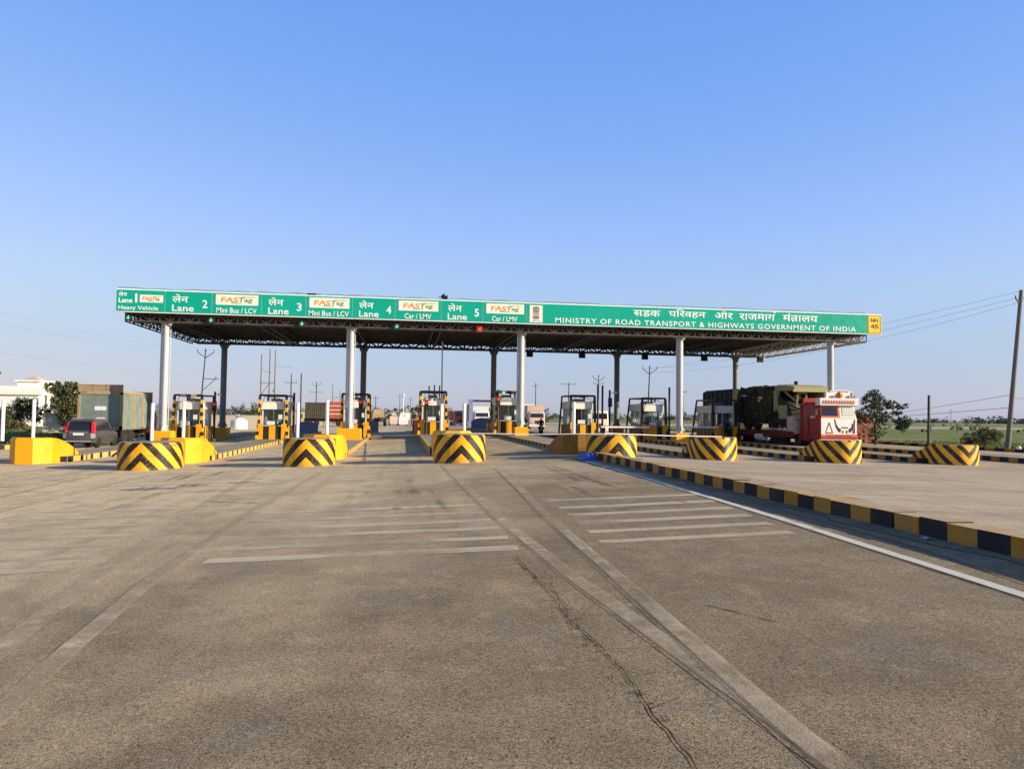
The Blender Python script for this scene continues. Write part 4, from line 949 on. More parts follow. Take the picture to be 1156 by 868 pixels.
horn([(-.32,1.66),(-.22,1.40),(-.05,1.22),(.12,1.18)],[.07,.12,.16]); horn([(1.02,1.50),(1.0,1.36),(.88,1.22),(.72,1.16)],[.07,.12,.16]); horn([(1.16,1.66),(1.12,1.3),(1.12,1.06)],[.07,.12])
part('horn_painting',b,M['black'],t)
b=MB()
for a,c in (((-.98,1.08),(-.72,1.52)),((-.72,1.52),(-.46,1.08)),((-.46,1.08),(-.98,1.08))): b.bar((a[0],-.06,a[1]),(c[0],-.06,c[1]),.012,.05)
b.box(.18,.66,-.062,-.05,1.28,1.34); b.box(.22,.32,-.062,-.05,1.06,1.2); b.box(.5,.62,-.062,-.05,1.06,1.2); part('front_symbol',b,M['sblack'],t)
b=MB()
for x in (-.95,.95): b.lathe([(.0,-.30),(.12,-.29),(.14,-.26)],(x*.0+x*.62,0,.58),'y',12)
part('headlight',b,M['silver'],t)
b=MB()
b.box(-W-.03,-W,1.18,1.34,1.45,1.5); b.box(-W-.16,-W,.5,1.1,.42,.5); b.box(-W-.16,-W,.5,1.1,.66,.70); b.bar((-W-.05,1.36,1.0),(-W-.05,1.36,1.9),.04); part('side_trim',b,M['trailerred'],t)
b=MB(); b.box(-W-.008,-W,.38,1.32,.95,2.5); part('door',b,M['truckred'],t)
b=MB()
for x in (-1.1,-.5,.1,.7,1.1): b.tube([(x,-.1,2.98),(x,-.12,3.12)],.05,6)
for k in range(12): b.box(-1.2+k*.2,-1.12+k*.2,-.152,-.14,2.68,2.86)
part('roof_lettering_band',b,M['truckorange'],t)
b=MB(); b.tube([(-.7,-.1,3.36),(0,-.1,3.42),(.75,-.1,3.36)],.04,6); b.tube([(.95,-.08,3.0),(.95,-.08,3.3)],.03,5); b.tube([(-.95,-.08,3.0),(-.95,-.08,3.3)],.03,5); part('roof_rail',b,M['truckwhite'],t)
for sx in (-1,1):
    b=MB(); b.add([(sx*(W+.014),.45,1.7),(sx*(W+.014),1.3,1.7),(sx*(W*.98+.016),1.3,2.42),(sx*(W*.98+.016),.5,2.42)],[[0,1,2,3]]); part('side_window',b,M['darkglass'],t,fix=False)
    b=MB(); b.bar((sx*W,.1,2.3),(sx*(W+.3),-.1,2.3),.03); b.box(sx*(W+.3)-.08,sx*(W+.3)+.08,-.14,-.08,1.9,2.35); part('wing_mirror',b,M['chassis'],t)
    wheel(t,sx*1.08,.95,.5,.5,.32,'truckwhite'); wheel(t,sx*1.05,3.0,.5,.5,.5,'truckred')
b=MB(); b.box(-.5,-.36,.3,5.2,.6,.86); b.box(.36,.5,.3,5.2,.6,.86); b.box(-1.2,-.7,1.8,2.6,.45,.9); b.box(-1.25,1.25,-.1,.2,.36,.6); part('chassis',b,M['chassis'],t)
b=MB(); b.box(-W,-W+.25,2.35,2.6,.6,2.7); b.box(W-.25,W,2.35,2.6,.6,2.7); b.box(-1.2,1.2,2.35,2.55,2.5,3.02); part('headboard',b,M['truckred'],t)
ZMAP=None
# --- low flatbed trailer
t=thing('flatbed_trailer','dark red low flatbed trailer behind the red lorry carrying the army vehicle','trailer',(29.35,50.6,-.49))
b=MB(); b.box(-1.5,1.5,.2,19.5,1.02,1.2); b.box(-1.5,-1.38,.2,19.5,.75,1.02); b.box(1.38,1.5,.2,19.5,.75,1.02); b.box(-.5,.5,.5,19,.6,1.02); part('deck',b,M['trailerred'],t)
b=MB()
for k in range(14): b.bar((-1.515,1.2+k*.22,1.24),(-1.515,1.34+k*.22,1.42),.02,.08)
part('hazard_hatching',b,M['creamtruck'],t)
for y in (2.2,3.5,11.5,12.8,14.1,15.4):
    for sx in (-1,1): wheel(t,sx*1.15,y,.5,.5,.5,'chassis')
b=MB(); b.tube([(-1.3,5.0,.7),(-1.3,6.2,.7)],.3,10); part('fuel_tank',b,M['white'],t,smooth=40)
b=MB(); b.box(-1.5,1.5,.05,.2,1.02,2.0); b.box(-1.5,-1.3,.3,1.2,1.2,2.3); part('bulkhead',b,M['creamtruck'],t)
# --- army vehicle carried on it
t=thing('army_vehicle','dark green army vehicle with a khaki open fronted cab loaded on the trailer','army vehicle',(29.35,51.0,.71))
b=MB(); b.loft([[(-1.3,.5,1.3),(1.3,.5,1.3),(1.3,.5,1.5),(-1.3,.5,1.5)],[(-1.4,.8,.7),(1.4,.8,.7),(1.4,.8,2.0),(-1.4,.8,2.0)],[(-1.45,3.2,.5),(1.45,3.2,.5),(1.35,3.2,3.0),(-1.35,3.2,3.0)],[(-1.45,8.2,.5),(1.45,8.2,.5),(1.2,8.2,3.1),(-1.2,8.2,3.1)],[(-1.45,9.4,.6),(1.45,9.4,.6),(1.1,9.4,2.6),(-1.1,9.4,2.6)]]); part('hull',b,M['armygreen'],t,smooth=20)
b=MB()
b.loft([[(-1.4,-.1,3.0),(1.2,-.1,3.0),(1.2,-.1,3.22),(-1.4,-.1,3.22)],[(-1.45,1.0,2.95),(1.3,1.0,2.95),(1.3,1.0,3.42),(-1.45,1.0,3.42)],[(-1.45,2.7,3.0),(1.3,2.7,3.0),(1.3,2.7,3.38),(-1.45,2.7,3.38)]])
b.loft([[(-1.5,2.3,1.6),(-1.25,2.3,1.6),(-1.25,2.3,3.0),(-1.5,2.3,3.0)],[(-1.5,2.8,1.4),(-1.25,2.8,1.4),(-1.25,2.8,3.0),(-1.5,2.8,3.0)]])
b.box(-1.5,.9,2.0,2.2,.9,1.35); b.box(-1.5,-1.3,.9,2.2,.9,1.9); b.box(1.15,1.3,.2,2.6,.9,3.0); b.box(-1.5,1.2,-.14,-.04,2.86,3.02)
part('cab',b,M['khaki'],t)
b=MB(); b.box(-1.42,1.1,2.9,3.0,.9,3.2); b.box(-1.3,1.1,.4,2.9,.85,1.2); part('cab_back',b,M['armygreen'],t)
b=MB()
for (x0,x1,z0,z1) in ((-1.0,-.92,1.75,2.8),(-.32,-.24,1.75,2.8),(-1.0,-.24,2.72,2.8),(-1.0,-.24,1.75,1.83)): b.bar(((x0+x1)/2,.2+.2*(z0<2.5),z0),((x0+x1)/2,.2,z1),.08) if x1-x0<.2 else b.box(x0,x1,.18,.26,z0,z1)
part('window_frame',b,M['khaki'],t)
b=MB(); b.lathe([(.45,0),(.55,.35),(.35,.8),(.1,.95)],(-.85,1.5,1.3),'z',12); b.lathe([(.22,-.2),(.32,0),(.22,.2)],(-.3,1.4,2.5),'x',12); b.box(-.6,.9,1.2,1.9,1.2,1.7); b.bar((-1.2,1.6,2.9),(-.3,1.2,2.0),.16); b.bar((.2,1.4,2.9),(.7,1.2,1.6),.14); b.box(-.1,.5,.8,1.2,1.6,2.2)
part('machinery',b,M['khaki'],t,smooth=35)
b=MB(); b.tube([(-.9,3.4,2.0),(-1.3,6.5,1.2)],.12,8); b.tube([(-1.2,3.3,3.0),(-1.2,8.0,3.1)],.1,8); b.tube([(-1.46,2.9,1.2),(-1.46,5.2,.9)],.2,10); b.box(-1.55,-1.44,4,6.6,1.6,2.3); b.tube([(0,2.2,3.4),(0,2.2,3.75)],.14,8); part('fittings',b,M['armygreen'],t,smooth=35)
rf=random.Random(3); b=MB()
prof=[(-1.62,.75),(-1.60,1.3),(-1.58,1.9),(-1.55,2.5),(-1.42,3.0),(-1.1,3.28),(-.6,3.36),(0,3.34),(.6,3.38),(1.1,3.2),(1.35,2.7)]
for j in range(25):
    for i,(x,z) in enumerate(prof):
        sg=.10 if 0<j<24 else .03
        b.v.append(Vector((x+rf.gauss(0,sg*.6),2.9+j*.265+rf.gauss(0,.05),max(.55,z-(.35 if j in(0,24) else 0)+rf.gauss(0,sg)+(.18*math.sin(j*.9+i) if i<3 else .06*math.sin(j*1.7))))))
np_=len(prof)
for j in range(24):
    for i in range(np_-1): b.f.append([j*np_+i,j*np_+i+1,(j+1)*np_+i+1,(j+1)*np_+i]); b.m.append(0)
k_=NT('camouflage_net'); n1=k_.noise(1.6,4,.6); n2=k_.voro(5)
k_.bsdf(k_.mix(k_.mr(n2,.2,.6),k_.mix(k_.mr(n1,.42,.58),(.05,.055,.03),(.15,.14,.07)),(.03,.033,.02)),.95,0,.1,bump=n2,bs=1,bd=.15)
part('camouflage_net',b,k_.mat,t,smooth=60); b=MB()
for k in range(46):
    y=rf.uniform(2.6,9.0); z=rf.uniform(.7,3.2); s1,s2=rf.uniform(.06,.32),rf.uniform(.06,.4); xo=-1.45-.02*rf.random() if z<2 else -1.38+.1*(z-2)
    b.box(xo-rf.uniform(.03,.16),xo+.12,y-s1,y+s1,z-s2*.6,z+s2*.6)
for k in range(16):
    y=rf.uniform(2.4,9); x=rf.uniform(-1.2,1.0); s1=rf.uniform(.1,.5); b.box(x-s1,x+s1,y-s1,y+s1,2.8,3.2+rf.uniform(0,.32))
for k in range(9): b.tube([(-1.5,3+k*.7,2.9+rf.uniform(-.2,.2)),(-1.56,3.4+k*.7,2.2),(-1.5,3.9+k*.6,1.2+rf.uniform(-.3,.5))],.035,5)
part('stowage',b,paint('army_stowage',(.06,.06,.03),.85,.5,3,.5,(.13,.11,.06)),t)
b=MB()
for k in range(7):
    y=3.0+k*.8; b.box(-1.56,-1.5,y,y+.5,1.0+.25*(k%3),1.5+.3*(k%2))
part('side_panel',b,M['khaki2'],t)
b=MB(); b.tube([(-1.5,4.8,.5),(-1.5,4.8,2.6)],.035,6); b.box(-1.62,-1.46,4.55,5.1,2.42,2.62); b.box(-1.62,-1.46,4.75,5.15,2.22,2.36); part('marker_lamp',b,M['creamtruck'],t)
for y in (1.6,3.4,6.0,7.6):
    for sx in (-1,1): wheel(t,sx*1.2,y,.52,.52,.36,'armygreen')
# --- dark box lorry beyond the last booth
t=thing('box_trailer','dark olive box body standing behind the darkest booth','trailer',(29.6,61.8,-.49))
b=MB(); b.box(-1.4,1.4,0,6.5,1.5,4.45); b.loft([[(-1.4,0,4.45),(1.4,0,4.45),(1.4,6.5,4.45),(-1.4,6.5,4.45)],[(-1.15,.2,4.65),(1.15,.2,4.65),(1.15,6.3,4.65),(-1.15,6.3,4.65)]])
for k in range(7): b.box(-1.45,-1.4,.1+k*1.0,.22+k*1.0,1.5,4.4)
part('box_body',b,M['armygreen'],t)
b=MB(); b.box(-1.2,1.2,0,6.5,1.2,1.5); part('chassis',b,M['chassis'],t)
for y in (1.0,2.3,5.0):
    for sx in (-1,1): wheel(t,sx*1.1,y,.5,.5,.45,'chassis')
# --- far traffic
def lorry(label,x,y,rz,cabm,bodym,bh=2.4,bl=5.0,W=1.2,glassm='darkglass',cat='truck',sub=True):
    t=thing('lorry',label,cat,(x,y,-.5),rz)
    truck_cab(t,cabm,None,W=W,L=1.8)
    b=MB(); b.add([(-W*.85,.0,1.85),(W*.85,.0,1.85),(W*.82,.12,2.45),(-W*.82,.12,2.45)],[[0,1,2,3]]); part('windscreen',b,M[glassm],t,fix=False)
    b=MB(); b.box(-W*1.03,W*1.03,-.2,-.03,.45,.75); part('bumper',b,M['truckwhite'],t)
    b=MB(); b.box(-.3,.3,-.05,-.032,.9,1.35); part('grille',b,M['chassis'],t)
    b=MB(); b.box(-W*1.05,W*1.05,2.0,2.0+bl,1.1,1.1+bh); 
    for k in range(int(bl)): b.box(-W*1.1,W*1.1,2.1+k,2.2+k,1.1,1.05+bh)
    part('cargo_body',b,bodym,t)
    b=MB(); b.box(-.5,.5,.3,2+bl,.6,1.1); part('chassis',b,M['chassis'],t)
    for sx in (-1,1):
        for yy in (.9,bl+.8): wheel(t,sx*W*.88,yy,.48,.48,.35,'chassis')
        b=MB(); b.lathe([(0,-.06),(.12,-.05),(.13,-.03)],(sx*.8,0,1.05),'y',10); part('headlight',b,M['silver'],t)
    return t
lorry('cream and pink truck coming through beyond the third column',20.2,113,R(-3),M['creamtruck'],M['creamtruck'],2.6)
lorry('small orange truck far down the middle lane',9.4,124,R(4),M['truckorange'],M['truckorange'],1.7,4.0,1.05)
lorry('white truck waiting under the dark height gauge',12.3,118,R(0),M['truckwhite'],M['booth'],2.4,5.0)
lorry('white truck parked behind the cream and pink truck',22.6,136,R(-2),M['truckwhite'],M['booth'],3.2,6.0,1.3)
lorry('white pickup truck held at the boom between the far booths',21.3,80,R(0),M['truckwhite'],M['booth'],.8,2.6,.95)
# container lorry seen from the side
t=thing('container_lorry','parked lorry with one olive and one orange container, white cab at its right end','truck',(-16.4,131,-.6),0)
b=MB(); b.box(0,3.4,0,2.5,1.25,4.0)
for k in range(11): b.box(.1+k*.31,.2+k*.31,-.05,0,1.3,3.95)
part('olive_container',b,M['olivebox'],t)
b=MB(); b.box(3.5,6.3,0,2.5,1.35,4.15)
for k in range(9): b.box(3.6+k*.31,3.7+k*.31,-.05,0,1.4,4.1)
b.box(3.6,6.2,-.06,-.05,2.0,2.12,1); b.box(3.6,6.2,-.06,-.05,2.7,2.82,1); b.box(3.6,6.2,-.06,-.05,3.4,3.5,1); part('orange_container',b,[M['redbox'],M['truckwhite']],t)
b=MB(); b.prism([(0,.6),(2.4,.6),(2.4,3.2),(0,3.2)],6.4,8.2); part('cab',b,M['truckwhite'],t)
b=MB(); b.box(6.9,7.8,-.01,0,2.0,2.8); part('side_window',b,M['darkglass'],t)
b=MB(); b.box(-.2,8,.6,1.9,.8,1.25); part('chassis',b,M['chassis'],t)
for x in (.8,1.9,5.6,7.3):
    b=MB(); b.lathe([(.3,-.2),(.5,-.18),(.5,.18),(.3,.2)],(x,.1,.5),'y',16); part('wheel',b,M['dark'],t,smooth=35)
# height gauge portal
t=thing('height_gauge','dark blue steel height gauge portal over the far middle lane','height gauge',(10.9,106,-.5))
b=MB(); b.box(-1.75,-1.2,-.2,.3,0,4.3); part('post',b,M['bluegrey'],t)
b=MB(); b.box(1.6,1.8,-.1,.1,0,4.3); part('post',b,M['poledark'],t)
b=MB(); b.box(-1.7,1.9,-.12,.12,3.95,4.25); part('beam',b,M['poledark'],t)
b=MB(); b.box(-2.1,-1.78,-.1,.0,1.2,3.6); part('notice_panel',b,M['boothgrey'],t)
# tractor heap with riders far down lane 4
t=thing('tractor','dusty dark tractor with a loaded trolley far down lane 4','tractor',(-3.6,128,-.5),R(10))
b=MB(); b.box(-.45,.45,0,1.9,.8,1.5); b.box(-.35,.35,-.9,0,.9,1.45); part('bonnet',b,M['chassis'],t)
for sx in (-1,1):
    wheel(t,sx*.8,1.3,.72,.72,.36,'truckorange'); wheel(t,sx*.65,-.6,.42,.42,.22,'truckorange')
b=MB(); b.box(-1.1,1.1,2.4,5.4,.9,1.9); b.loft([[(-1.1,2.4,1.9),(1.1,2.4,1.9),(1.1,5.4,1.9),(-1.1,5.4,1.9)],[(-.8,2.8,2.9),(.9,2.9,2.7),(.8,5,3.0),(-.7,5,2.8)]]); part('trolley',b,M['plank'],t)
person('rider in a pinkish shirt standing up on the far tractor trolley',(-2.9,127.6,.95),R(0),('pink',(.55,.36,.27)),('brown',(.12,.09,.06)),h=1.75)
for (x,y,l,cl,h) in ((.1,134,'low white van far off left of the person in lane 4',M['truckwhite'],1.0),(-1.6,140,'pale yellow cart far down lane 4 right of the tractor',M['creamtruck'],.9)):
    t=thing('van',l,'van',(x,y,-.5),R(5)); b=MB(); b.loft([[(-.8,0,.3),(.8,0,.3),(.8,3.4,.3),(-.8,3.4,.3)],[(-.8,-.05,.95),(.8,-.05,.95),(.8,3.4,.95),(-.8,3.4,.95)],[(-.68,.7,1.7),(.68,.7,1.7),(.68,3.3,1.7),(-.68,3.3,1.7)]]); part('body',b,cl,t)
    b=MB(); b.add([(-.66,.12,1.05),(.66,.12,1.05),(.58,.58,1.58),(-.58,.58,1.58)],[[0,1,2,3]]); part('windscreen',b,M['darkglass'],t,fix=False)
    for sx in (-1,1):
        for yy in (.6,2.7): wheel(t,sx*.72,yy,.3,.3,.2)
# motorbike with rider
def motorbike(label,plabel,x,y,z,rz,shirt):
    t=thing('motorbike',label,'motorbike',(x,y,z),rz)
    for yy in (-.65,.65): wheel(t,0,yy,.31,.31,.12,'steel')
    b=MB(); b.loft([[(-.1,-.35,.7),(.1,-.35,.7),(.1,-.35,.95),(-.1,-.35,.95)],[(-.16,0,.55),(.16,0,.55),(.14,0,.95),(-.14,0,.95)],[(-.12,.85,.65),(.12,.85,.65),(.12,.85,.85),(-.12,.85,.85)]]); b.box(-.14,.14,-.2,.25,.3,.58); part('body',b,M['chassis'],t)
    b=MB(); b.tube([(-.33,-.38,1.08),(0,-.45,1.02),(.33,-.38,1.08)],.025,6); b.tube([(0,-.45,1.02),(0,-.65,.31)],.035,6); part('handlebar',b,M['steel'],t)
    b=MB(); b.lathe([(0,-.68),(.09,-.66),(.1,-.58)],(0,0,.9),'y',10); part('headlight',b,M['silver'],t)
    person(plabel,(x+.05*math.sin(rz),y+.1,z-.03),rz,shirt,('black',(.012,.012,.014)),'sit',1.72)
motorbike('dark motorbike in the lane left of the first far booth','rider in black on the motorbike left of the first far booth',12.2,66,g(12.2),R(-12),('black',(.012,.012,.014)))
motorbike('second dark motorbike, behind the first by the far booth','rider in grey on the second motorbike by the far booth',11.5,70.5,g(11.5),R(-5),('grey',(.10,.10,.11)))
# ================================================================= BUILDINGS
M['plaster']=paint('white_plaster',(.80,.78,.71),.8,.07,.6,.3,(.42,.37,.28),spec=.15)
M['wallbeige']=paint('beige_wall',(.50,.44,.34),.85,.12,.5,.4,(.3,.24,.16),spec=.15)
M['pinkroof']=paint('pink_tiles',(.55,.40,.33),.8,.12,2,.2)
M['brickpile']=paint('brick',(.22,.085,.05),.9,.3,3,.4,(.4,.25,.18))
t=thing('villa','long white house with a small pink pyramid roof behind the trees on the left','house',(-57,118,-.8))
b=MB(); b.box(-10,4.9,-.6,9,0,4.5); b.box(5.3,8.5,1,9,0,5.4); part('wall',b,M['plaster'],t)
b=MB(); b.box(-10.5,5.3,-.9,9,4.5,5.1); b.box(-10.4,5.2,-.85,9,5.1,5.45); b.box(-10.4,2.0,.4,9,5.45,5.75); part('roof_slab',b,M['plaster'],t)
b=MB(); b.box(1.0,4.0,1.5,6,5.45,6.5); b.box(.7,4.3,1.2,6.3,6.5,6.7); part('stair_room',b,M['plaster'],t)
b=MB(); b.loft([[(1.3,2.0,6.7),(3.7,2.0,6.7),(3.7,5.0,6.7),(1.3,5.0,6.7)],[(2.4,3.4,7.4),(2.6,3.4,7.4),(2.6,3.6,7.4),(2.4,3.6,7.4)]]); part('pyramid_roof',b,M['pinkroof'],t)
b=MB(); b.box(4.9,9.0,.2,9,5.4,5.65); part('eaves',b,M['wallbeige'],t)
b=MB(); b.box(-10.4,-1.9,0,1.6,5.75,7.8); part('tower',b,M['plaster'],t)
for x in (-8.5,-6,-3.4,-.8,1.8,4.0):
    b=MB(); b.box(x-.5,x+.5,-.64,-.55,2.6,3.8); w=part('window',b,M['plaster'],t); b=MB(); b.box(x-.35,x+.35,-.655,-.64,2.7,3.7); part('pane',b,M['boothgrey'],w)
for x,z in ((6.2,3.8),(7.6,3.8),(6.2,1.4)):
    b=MB(); b.box(x-.45,x+.45,.95,1.0,z-.6,z+.6); w=part('window',b,M['plaster'],t); b=MB(); b.box(x-.35,x+.35,.93,.95,z-.5,z+.5); part('pane',b,M['boothgrey'],w)
def wall_thing(label,x0,x1,y,z0,z1,m,name='boundary_wall'):
    b=MB(); b.box(x0,x1,y,y+.22,z0,z1); b.box(x0-.05,x1+.05,y-.04,y+.26,z1,z1+.08)
    n=int((x1-x0)/3)
    for k in range(n+1): xx=x0+(x1-x0)*k/max(1,n); b.box(xx-.16,xx+.16,y-.06,y+.28,z0,z1+.14)
    single(name,b,m,label,'wall',(x0,y,z0))
wall_thing('low beige boundary wall behind the dark car on the left',-37.5,-26,86,-.86,1.15,M['wallbeige'])
wall_thing('pale beige compound wall between the first two booths from the left',-27,-19.5,112,-.86,1.1,M['wallbeige'])
wall_thing('low white compound wall between the leftmost booth and the second',-30,-14,140,-.86,.6,M['wallbeige'],'boundary_wall')
t=thing('water_tank','white plastic tank standing by the compound wall between two left booths','water tank',(-22.3,108,-.86)); b=MB(); b.lathe([(1.1,0),(1.15,.4),(1.1,1.3),(.5,1.6),(.4,1.7)],(0,0,0),n=18); part('tank',b,M['white'],t,smooth=40); b=MB(); b.lathe([(.4,1.7),(.42,1.8)],(0,0,0),n=14); part('lid',b,M['black'],t)
# stacked bricks right of the lorry
t=thing('brick_stack','long stack of red bricks beside the tree at the right of the lorry','brick stack',(38.4,62.5,-.6))
b=MB()
for r in range(13):
    for c in range(12):
        if r>8 and random.random()<.35: continue
        if r>6 and c<2: continue
        x=c*.31+(.15 if r%2 else 0); b.box(x,x+.29,random.uniform(-.06,.04),1.2,r*.21,r*.21+.195)
part('bricks',b,M['brickpile'],t)
# far houses and huts
for k,(x,y,w,h,m,l) in enumerate([(-9.5,330,7,3.0,'plaster','low pale hut far beyond lane 4, left of the road'),(-2.5,340,6,3.4,'plaster','pale shed far beyond lane 4 near the road'),(-34,230,9,3.2,'wallbeige','far beige house beyond the orange container'),(-16,175,7,4.5,'brickpile','brown brick kiln hut left of the container lorry')]):
    t=thing('hut',l,'hut',(x,y,-.86)); b=MB(); b.box(0,w,0,5,0,h); part('wall',b,M[m],t); b=MB(); b.box(-.4,w+.4,-.5,5.4,h,h+.2); part('roof',b,M['wallbeige'],t)
    b=MB(); b.box(w*.4,w*.4+.9,-.03,0,0,2.1); part('door',b,M['chassis'],t)

# ================================================================= TREES AND PLANTS
def rnd_dir():
    while True:
        v=Vector((random.uniform(-1,1),random.uniform(-1,1),random.uniform(-1,1)))
        if .05<v.length<1: return v
def leaves(b,blobs,n,size,nm=3,shell=.55,flat=1.0,cf=.17):
    # blobs: (centre, radii, weight); leaf faces in many small clumps through each blob
    tot=sum(w for _,_,w in blobs)
    for c,r,w in blobs:
        cl=max(3,int(n*w/tot/22)); c=Vector(c)
        for q in range(cl):
            d=rnd_dir().normalized()*(shell+(1-shell)*random.random()**.6)*(.75+.35*random.random())
            cc=c+Vector((d.x*r[0],d.y*r[1],d.z*r[2])); cr=cf*(r[0]+r[2])*random.uniform(.5,1.1)
            tone=random.random()*.55+.45*(d.z*.5+.5)+.1*d.x
            for k in range(22):
                p=cc+rnd_dir()*cr; s=size*random.uniform(.6,1.3); u=rnd_dir().normalized(); v=u.cross(rnd_dir()).normalized()
                mi=min(nm-1,max(0,int((tone+random.uniform(-.18,.18))*nm)))
                b.add([p-u*s,p+v*s*.45,p+u*s,p-v*s*.45],[[0,1,2,3]],mi)
def limb(b,p,q,r0,r1,wob=.08,n=6):
    p=Vector(p);q=Vector(q);L=(q-p).length;pts=[];rs=[]
    for i in range(6):
        t=i/5; pts.append(p.lerp(q,t)+rnd_dir()*L*wob*(0 if i in(0,5) else 1)); rs.append(r0+(r1-r0)*t)
    b.tube(pts,rs,n)
def tree(name,label,loc,trunk_h,blobs,n,size,lm,r=.14,cat='tree',group=None,nl=None,twigs=0,cf=.17):
    t=thing(name,label,cat,loc,group=group)
    b=MB(); limb(b,(0,0,-.2),(random.uniform(-.1,.1),0,trunk_h),r,r*.65,.05,8)
    for c,rr,w in blobs: limb(b,(0,0,trunk_h*random.uniform(.55,1)),Vector(c),r*.5,r*.12,.1)
    for k in range(twigs):
        c,rr,w=random.choice(blobs); d=rnd_dir().normalized(); e=Vector(c)+Vector((d.x*rr[0],d.y*rr[1],abs(d.z)*rr[2]))*random.uniform(.95,1.2); limb(b,c,e,.03,.008,.08,4)
    part('trunk',b,M['bark'],t)
    b=MB(); leaves(b,blobs,n,size,cf=cf); part('crown',b,lm,t,fix=False); return t
# dark thorny tree beside the bricks
tree('thorn_tree','dark irregular thorn tree with a branch reaching right, beside the brick stack',(39.9,59.2,-.55),1.9,[((-.4,0,3.7),(.9,.9,.95),3),((.5,.2,3.5),(.8,.8,.7),2.2),((1.5,0,3.45),(.8,.6,.38),1.5),((2.5,0,3.35),(.65,.5,.26),.7),((1.9,.1,2.75),(.55,.4,.16),.35),((-.9,0,2.6),(.95,.8,.6),2),((-1.9,0,2.05),(.75,.6,.42),1.1),((.5,0,2.4),(.85,.8,.5),1.4),((.7,.3,1.4),(.7,.6,.7),1.0),((0,0,.8),(.6,.6,.6),.6),((-.1,0,4.5),(.5,.5,.4),.7),((2.9,0,3.5),(.3,.3,.14),.18)],10500,.066,L_dark,.15,twigs=80,cf=.105)
tree('small_tree','small dark rounded tree standing alone in the green field',(99,138,-.86),1.0,[((0,0,2.3),(1.5,1.3,1.1),3),((-1,0,1.5),(.9,.8,.8),1),((1.1,0,2.0),(.8,.8,.7),1),((.2,0,.9),(1.2,1,.6),1)],1500,.22,L_dark,.16)
tree('shrub','low brown green shrub at the foot of the leaning pole',(57.6,68,-.86),.5,[((-1.2,0,.8),(.9,.8,.65),1.3),((.2,0,1.25),(1.1,.9,.75),2),((1.2,0,1.1),(.9,.8,.7),1.4),((-.2,0,.5),(1.8,1,.5),1.5),((-2.0,0,.55),(.5,.5,.4),.5)],5200,.07,[L_oliv[0],L_dry[0],L_dark[1]],.06,'shrub',twigs=14)
# trees round the white house
tree('neem_tree','dense green tree in front of the white house beside the dark car',(-35.3,86,-.86),1.6,[((0,0,3.0),(1.7,1.5,1.2),3),((1.0,0,4.3),(1.2,1.2,.85),1.7),((-.7,0,4.4),(.9,1,.6),1.0),((.35,0,5.0),(.5,.5,.5),.5),((1.7,0,2.6),(.9,.9,.9),1.2),((.6,0,1.5),(1.4,1.2,.9),1.4)],11000,.12,L_oliv,.16,twigs=14)
tree('neem_tree','taller dark tree tops showing above the flat roof slab',(-41.2,96,-.86),3.2,[((0,0,5.2),(1.0,.9,.5),1),((1.1,0,5.4),(.8,.8,.5),1)],800,.14,L_dark,.12)
tree('hedge_tree','spreading dark bush under the white house at the far left',(-42.2,88,-.86),.9,[((-2.4,0,1.0),(1.8,1.3,.8),1.6),((.1,0,1.8),(1.7,1.3,1.0),2.0),((1.9,0,2.9),(1.3,1.1,.8),1.4),((3.2,0,2.0),(1.4,1.1,1.0),1.6),((-.5,0,1.1),(2.6,1.2,.8),2)],10000,.12,[L_dark[0],L_dark[1],L_oliv[1]],.1)
tree('dry_shrub','row of dry brown bushes on the lawn at the far left',(-41.5,84,-.86),.4,[((-2.4,0,.9),(1.0,.6,.7),1),((-1,0,.9),(1,.6,.75),1),((.5,0,.95),(1,.6,.75),1),((1.9,0,.8),(.9,.6,.65),1),((3.4,0,.6),(.8,.5,.5),.8)],2200,.11,L_dry,.04,'shrub')
tree('small_shrub','small dark bush on the lawn just left of the dark car',(-26.6,64,-.80),.3,[((0,0,.5),(.5,.4,.45),1),((-.3,0,.3),(.4,.3,.25),.5)],420,.08,L_dark,.03,'shrub')
tree('palm_tree','thin dark palm like tree behind the far left tower',(-60.5,122,-.86),7.2,[((0,0,8.2),(.9,.9,.7),1),((0,0,6.8),(.6,.6,.5),.5)],420,.25,L_dark,.14)
for x,y,sc,l in ((-31,190,1.0,'leafy tree behind the pale wall, left of the second booth'),(-36,196,.9,'low leafy tree behind the leftmost rear column')):
    tree('wayside_tree',l,(x,y,-.86),1.2,[((0,0,2.6*sc),(2.4,2,1.4*sc),2),((2.4,0,2.2*sc),(1.8,1.6,1.1),1.4),((-2.3,0,2.0*sc),(1.8,1.5,1.1),1.2)],1100,.3,L_oliv,.2)
tree('wayside_tree','pale green bush by the road far down lane 4',(-9.6,150,-.86),.8,[((0,0,1.7),(1.4,1.2,.9),1),((1.4,0,1.1),(1.1,1,.7),.8)],600,.2,L_oliv,.1)
tree('wayside_tree','dark tree behind the orange truck, right of the middle booth',(6.2,190,-.86),1.6,[((-2.5,0,3.2),(2.0,1.5,1.4),1.2),((.4,0,4.0),(2.2,1.6,1.6),1.6),((2.6,0,3.0),(1.8,1.5,1.3),1)],1200,.28,L_dark,.2)
tree('wayside_tree','green tree showing between the pink truck and the first far booth',(31,170,-.86),1.2,[((0,0,2.2),(2.4,1.6,1.4),1.6),((-2.4,0,1.8),(1.7,1.4,1.1),1)],800,.26,L_oliv,.18)
tree('wayside_tree','dark tree between the fourth column and the darkest booth',(38.5,118,-.86),1.5,[((0,0,3.2),(1.5,1.4,1.4),1.5),((-1.1,0,2.2),(1.3,1.2,1.0),1)],800,.22,L_dark,.16)
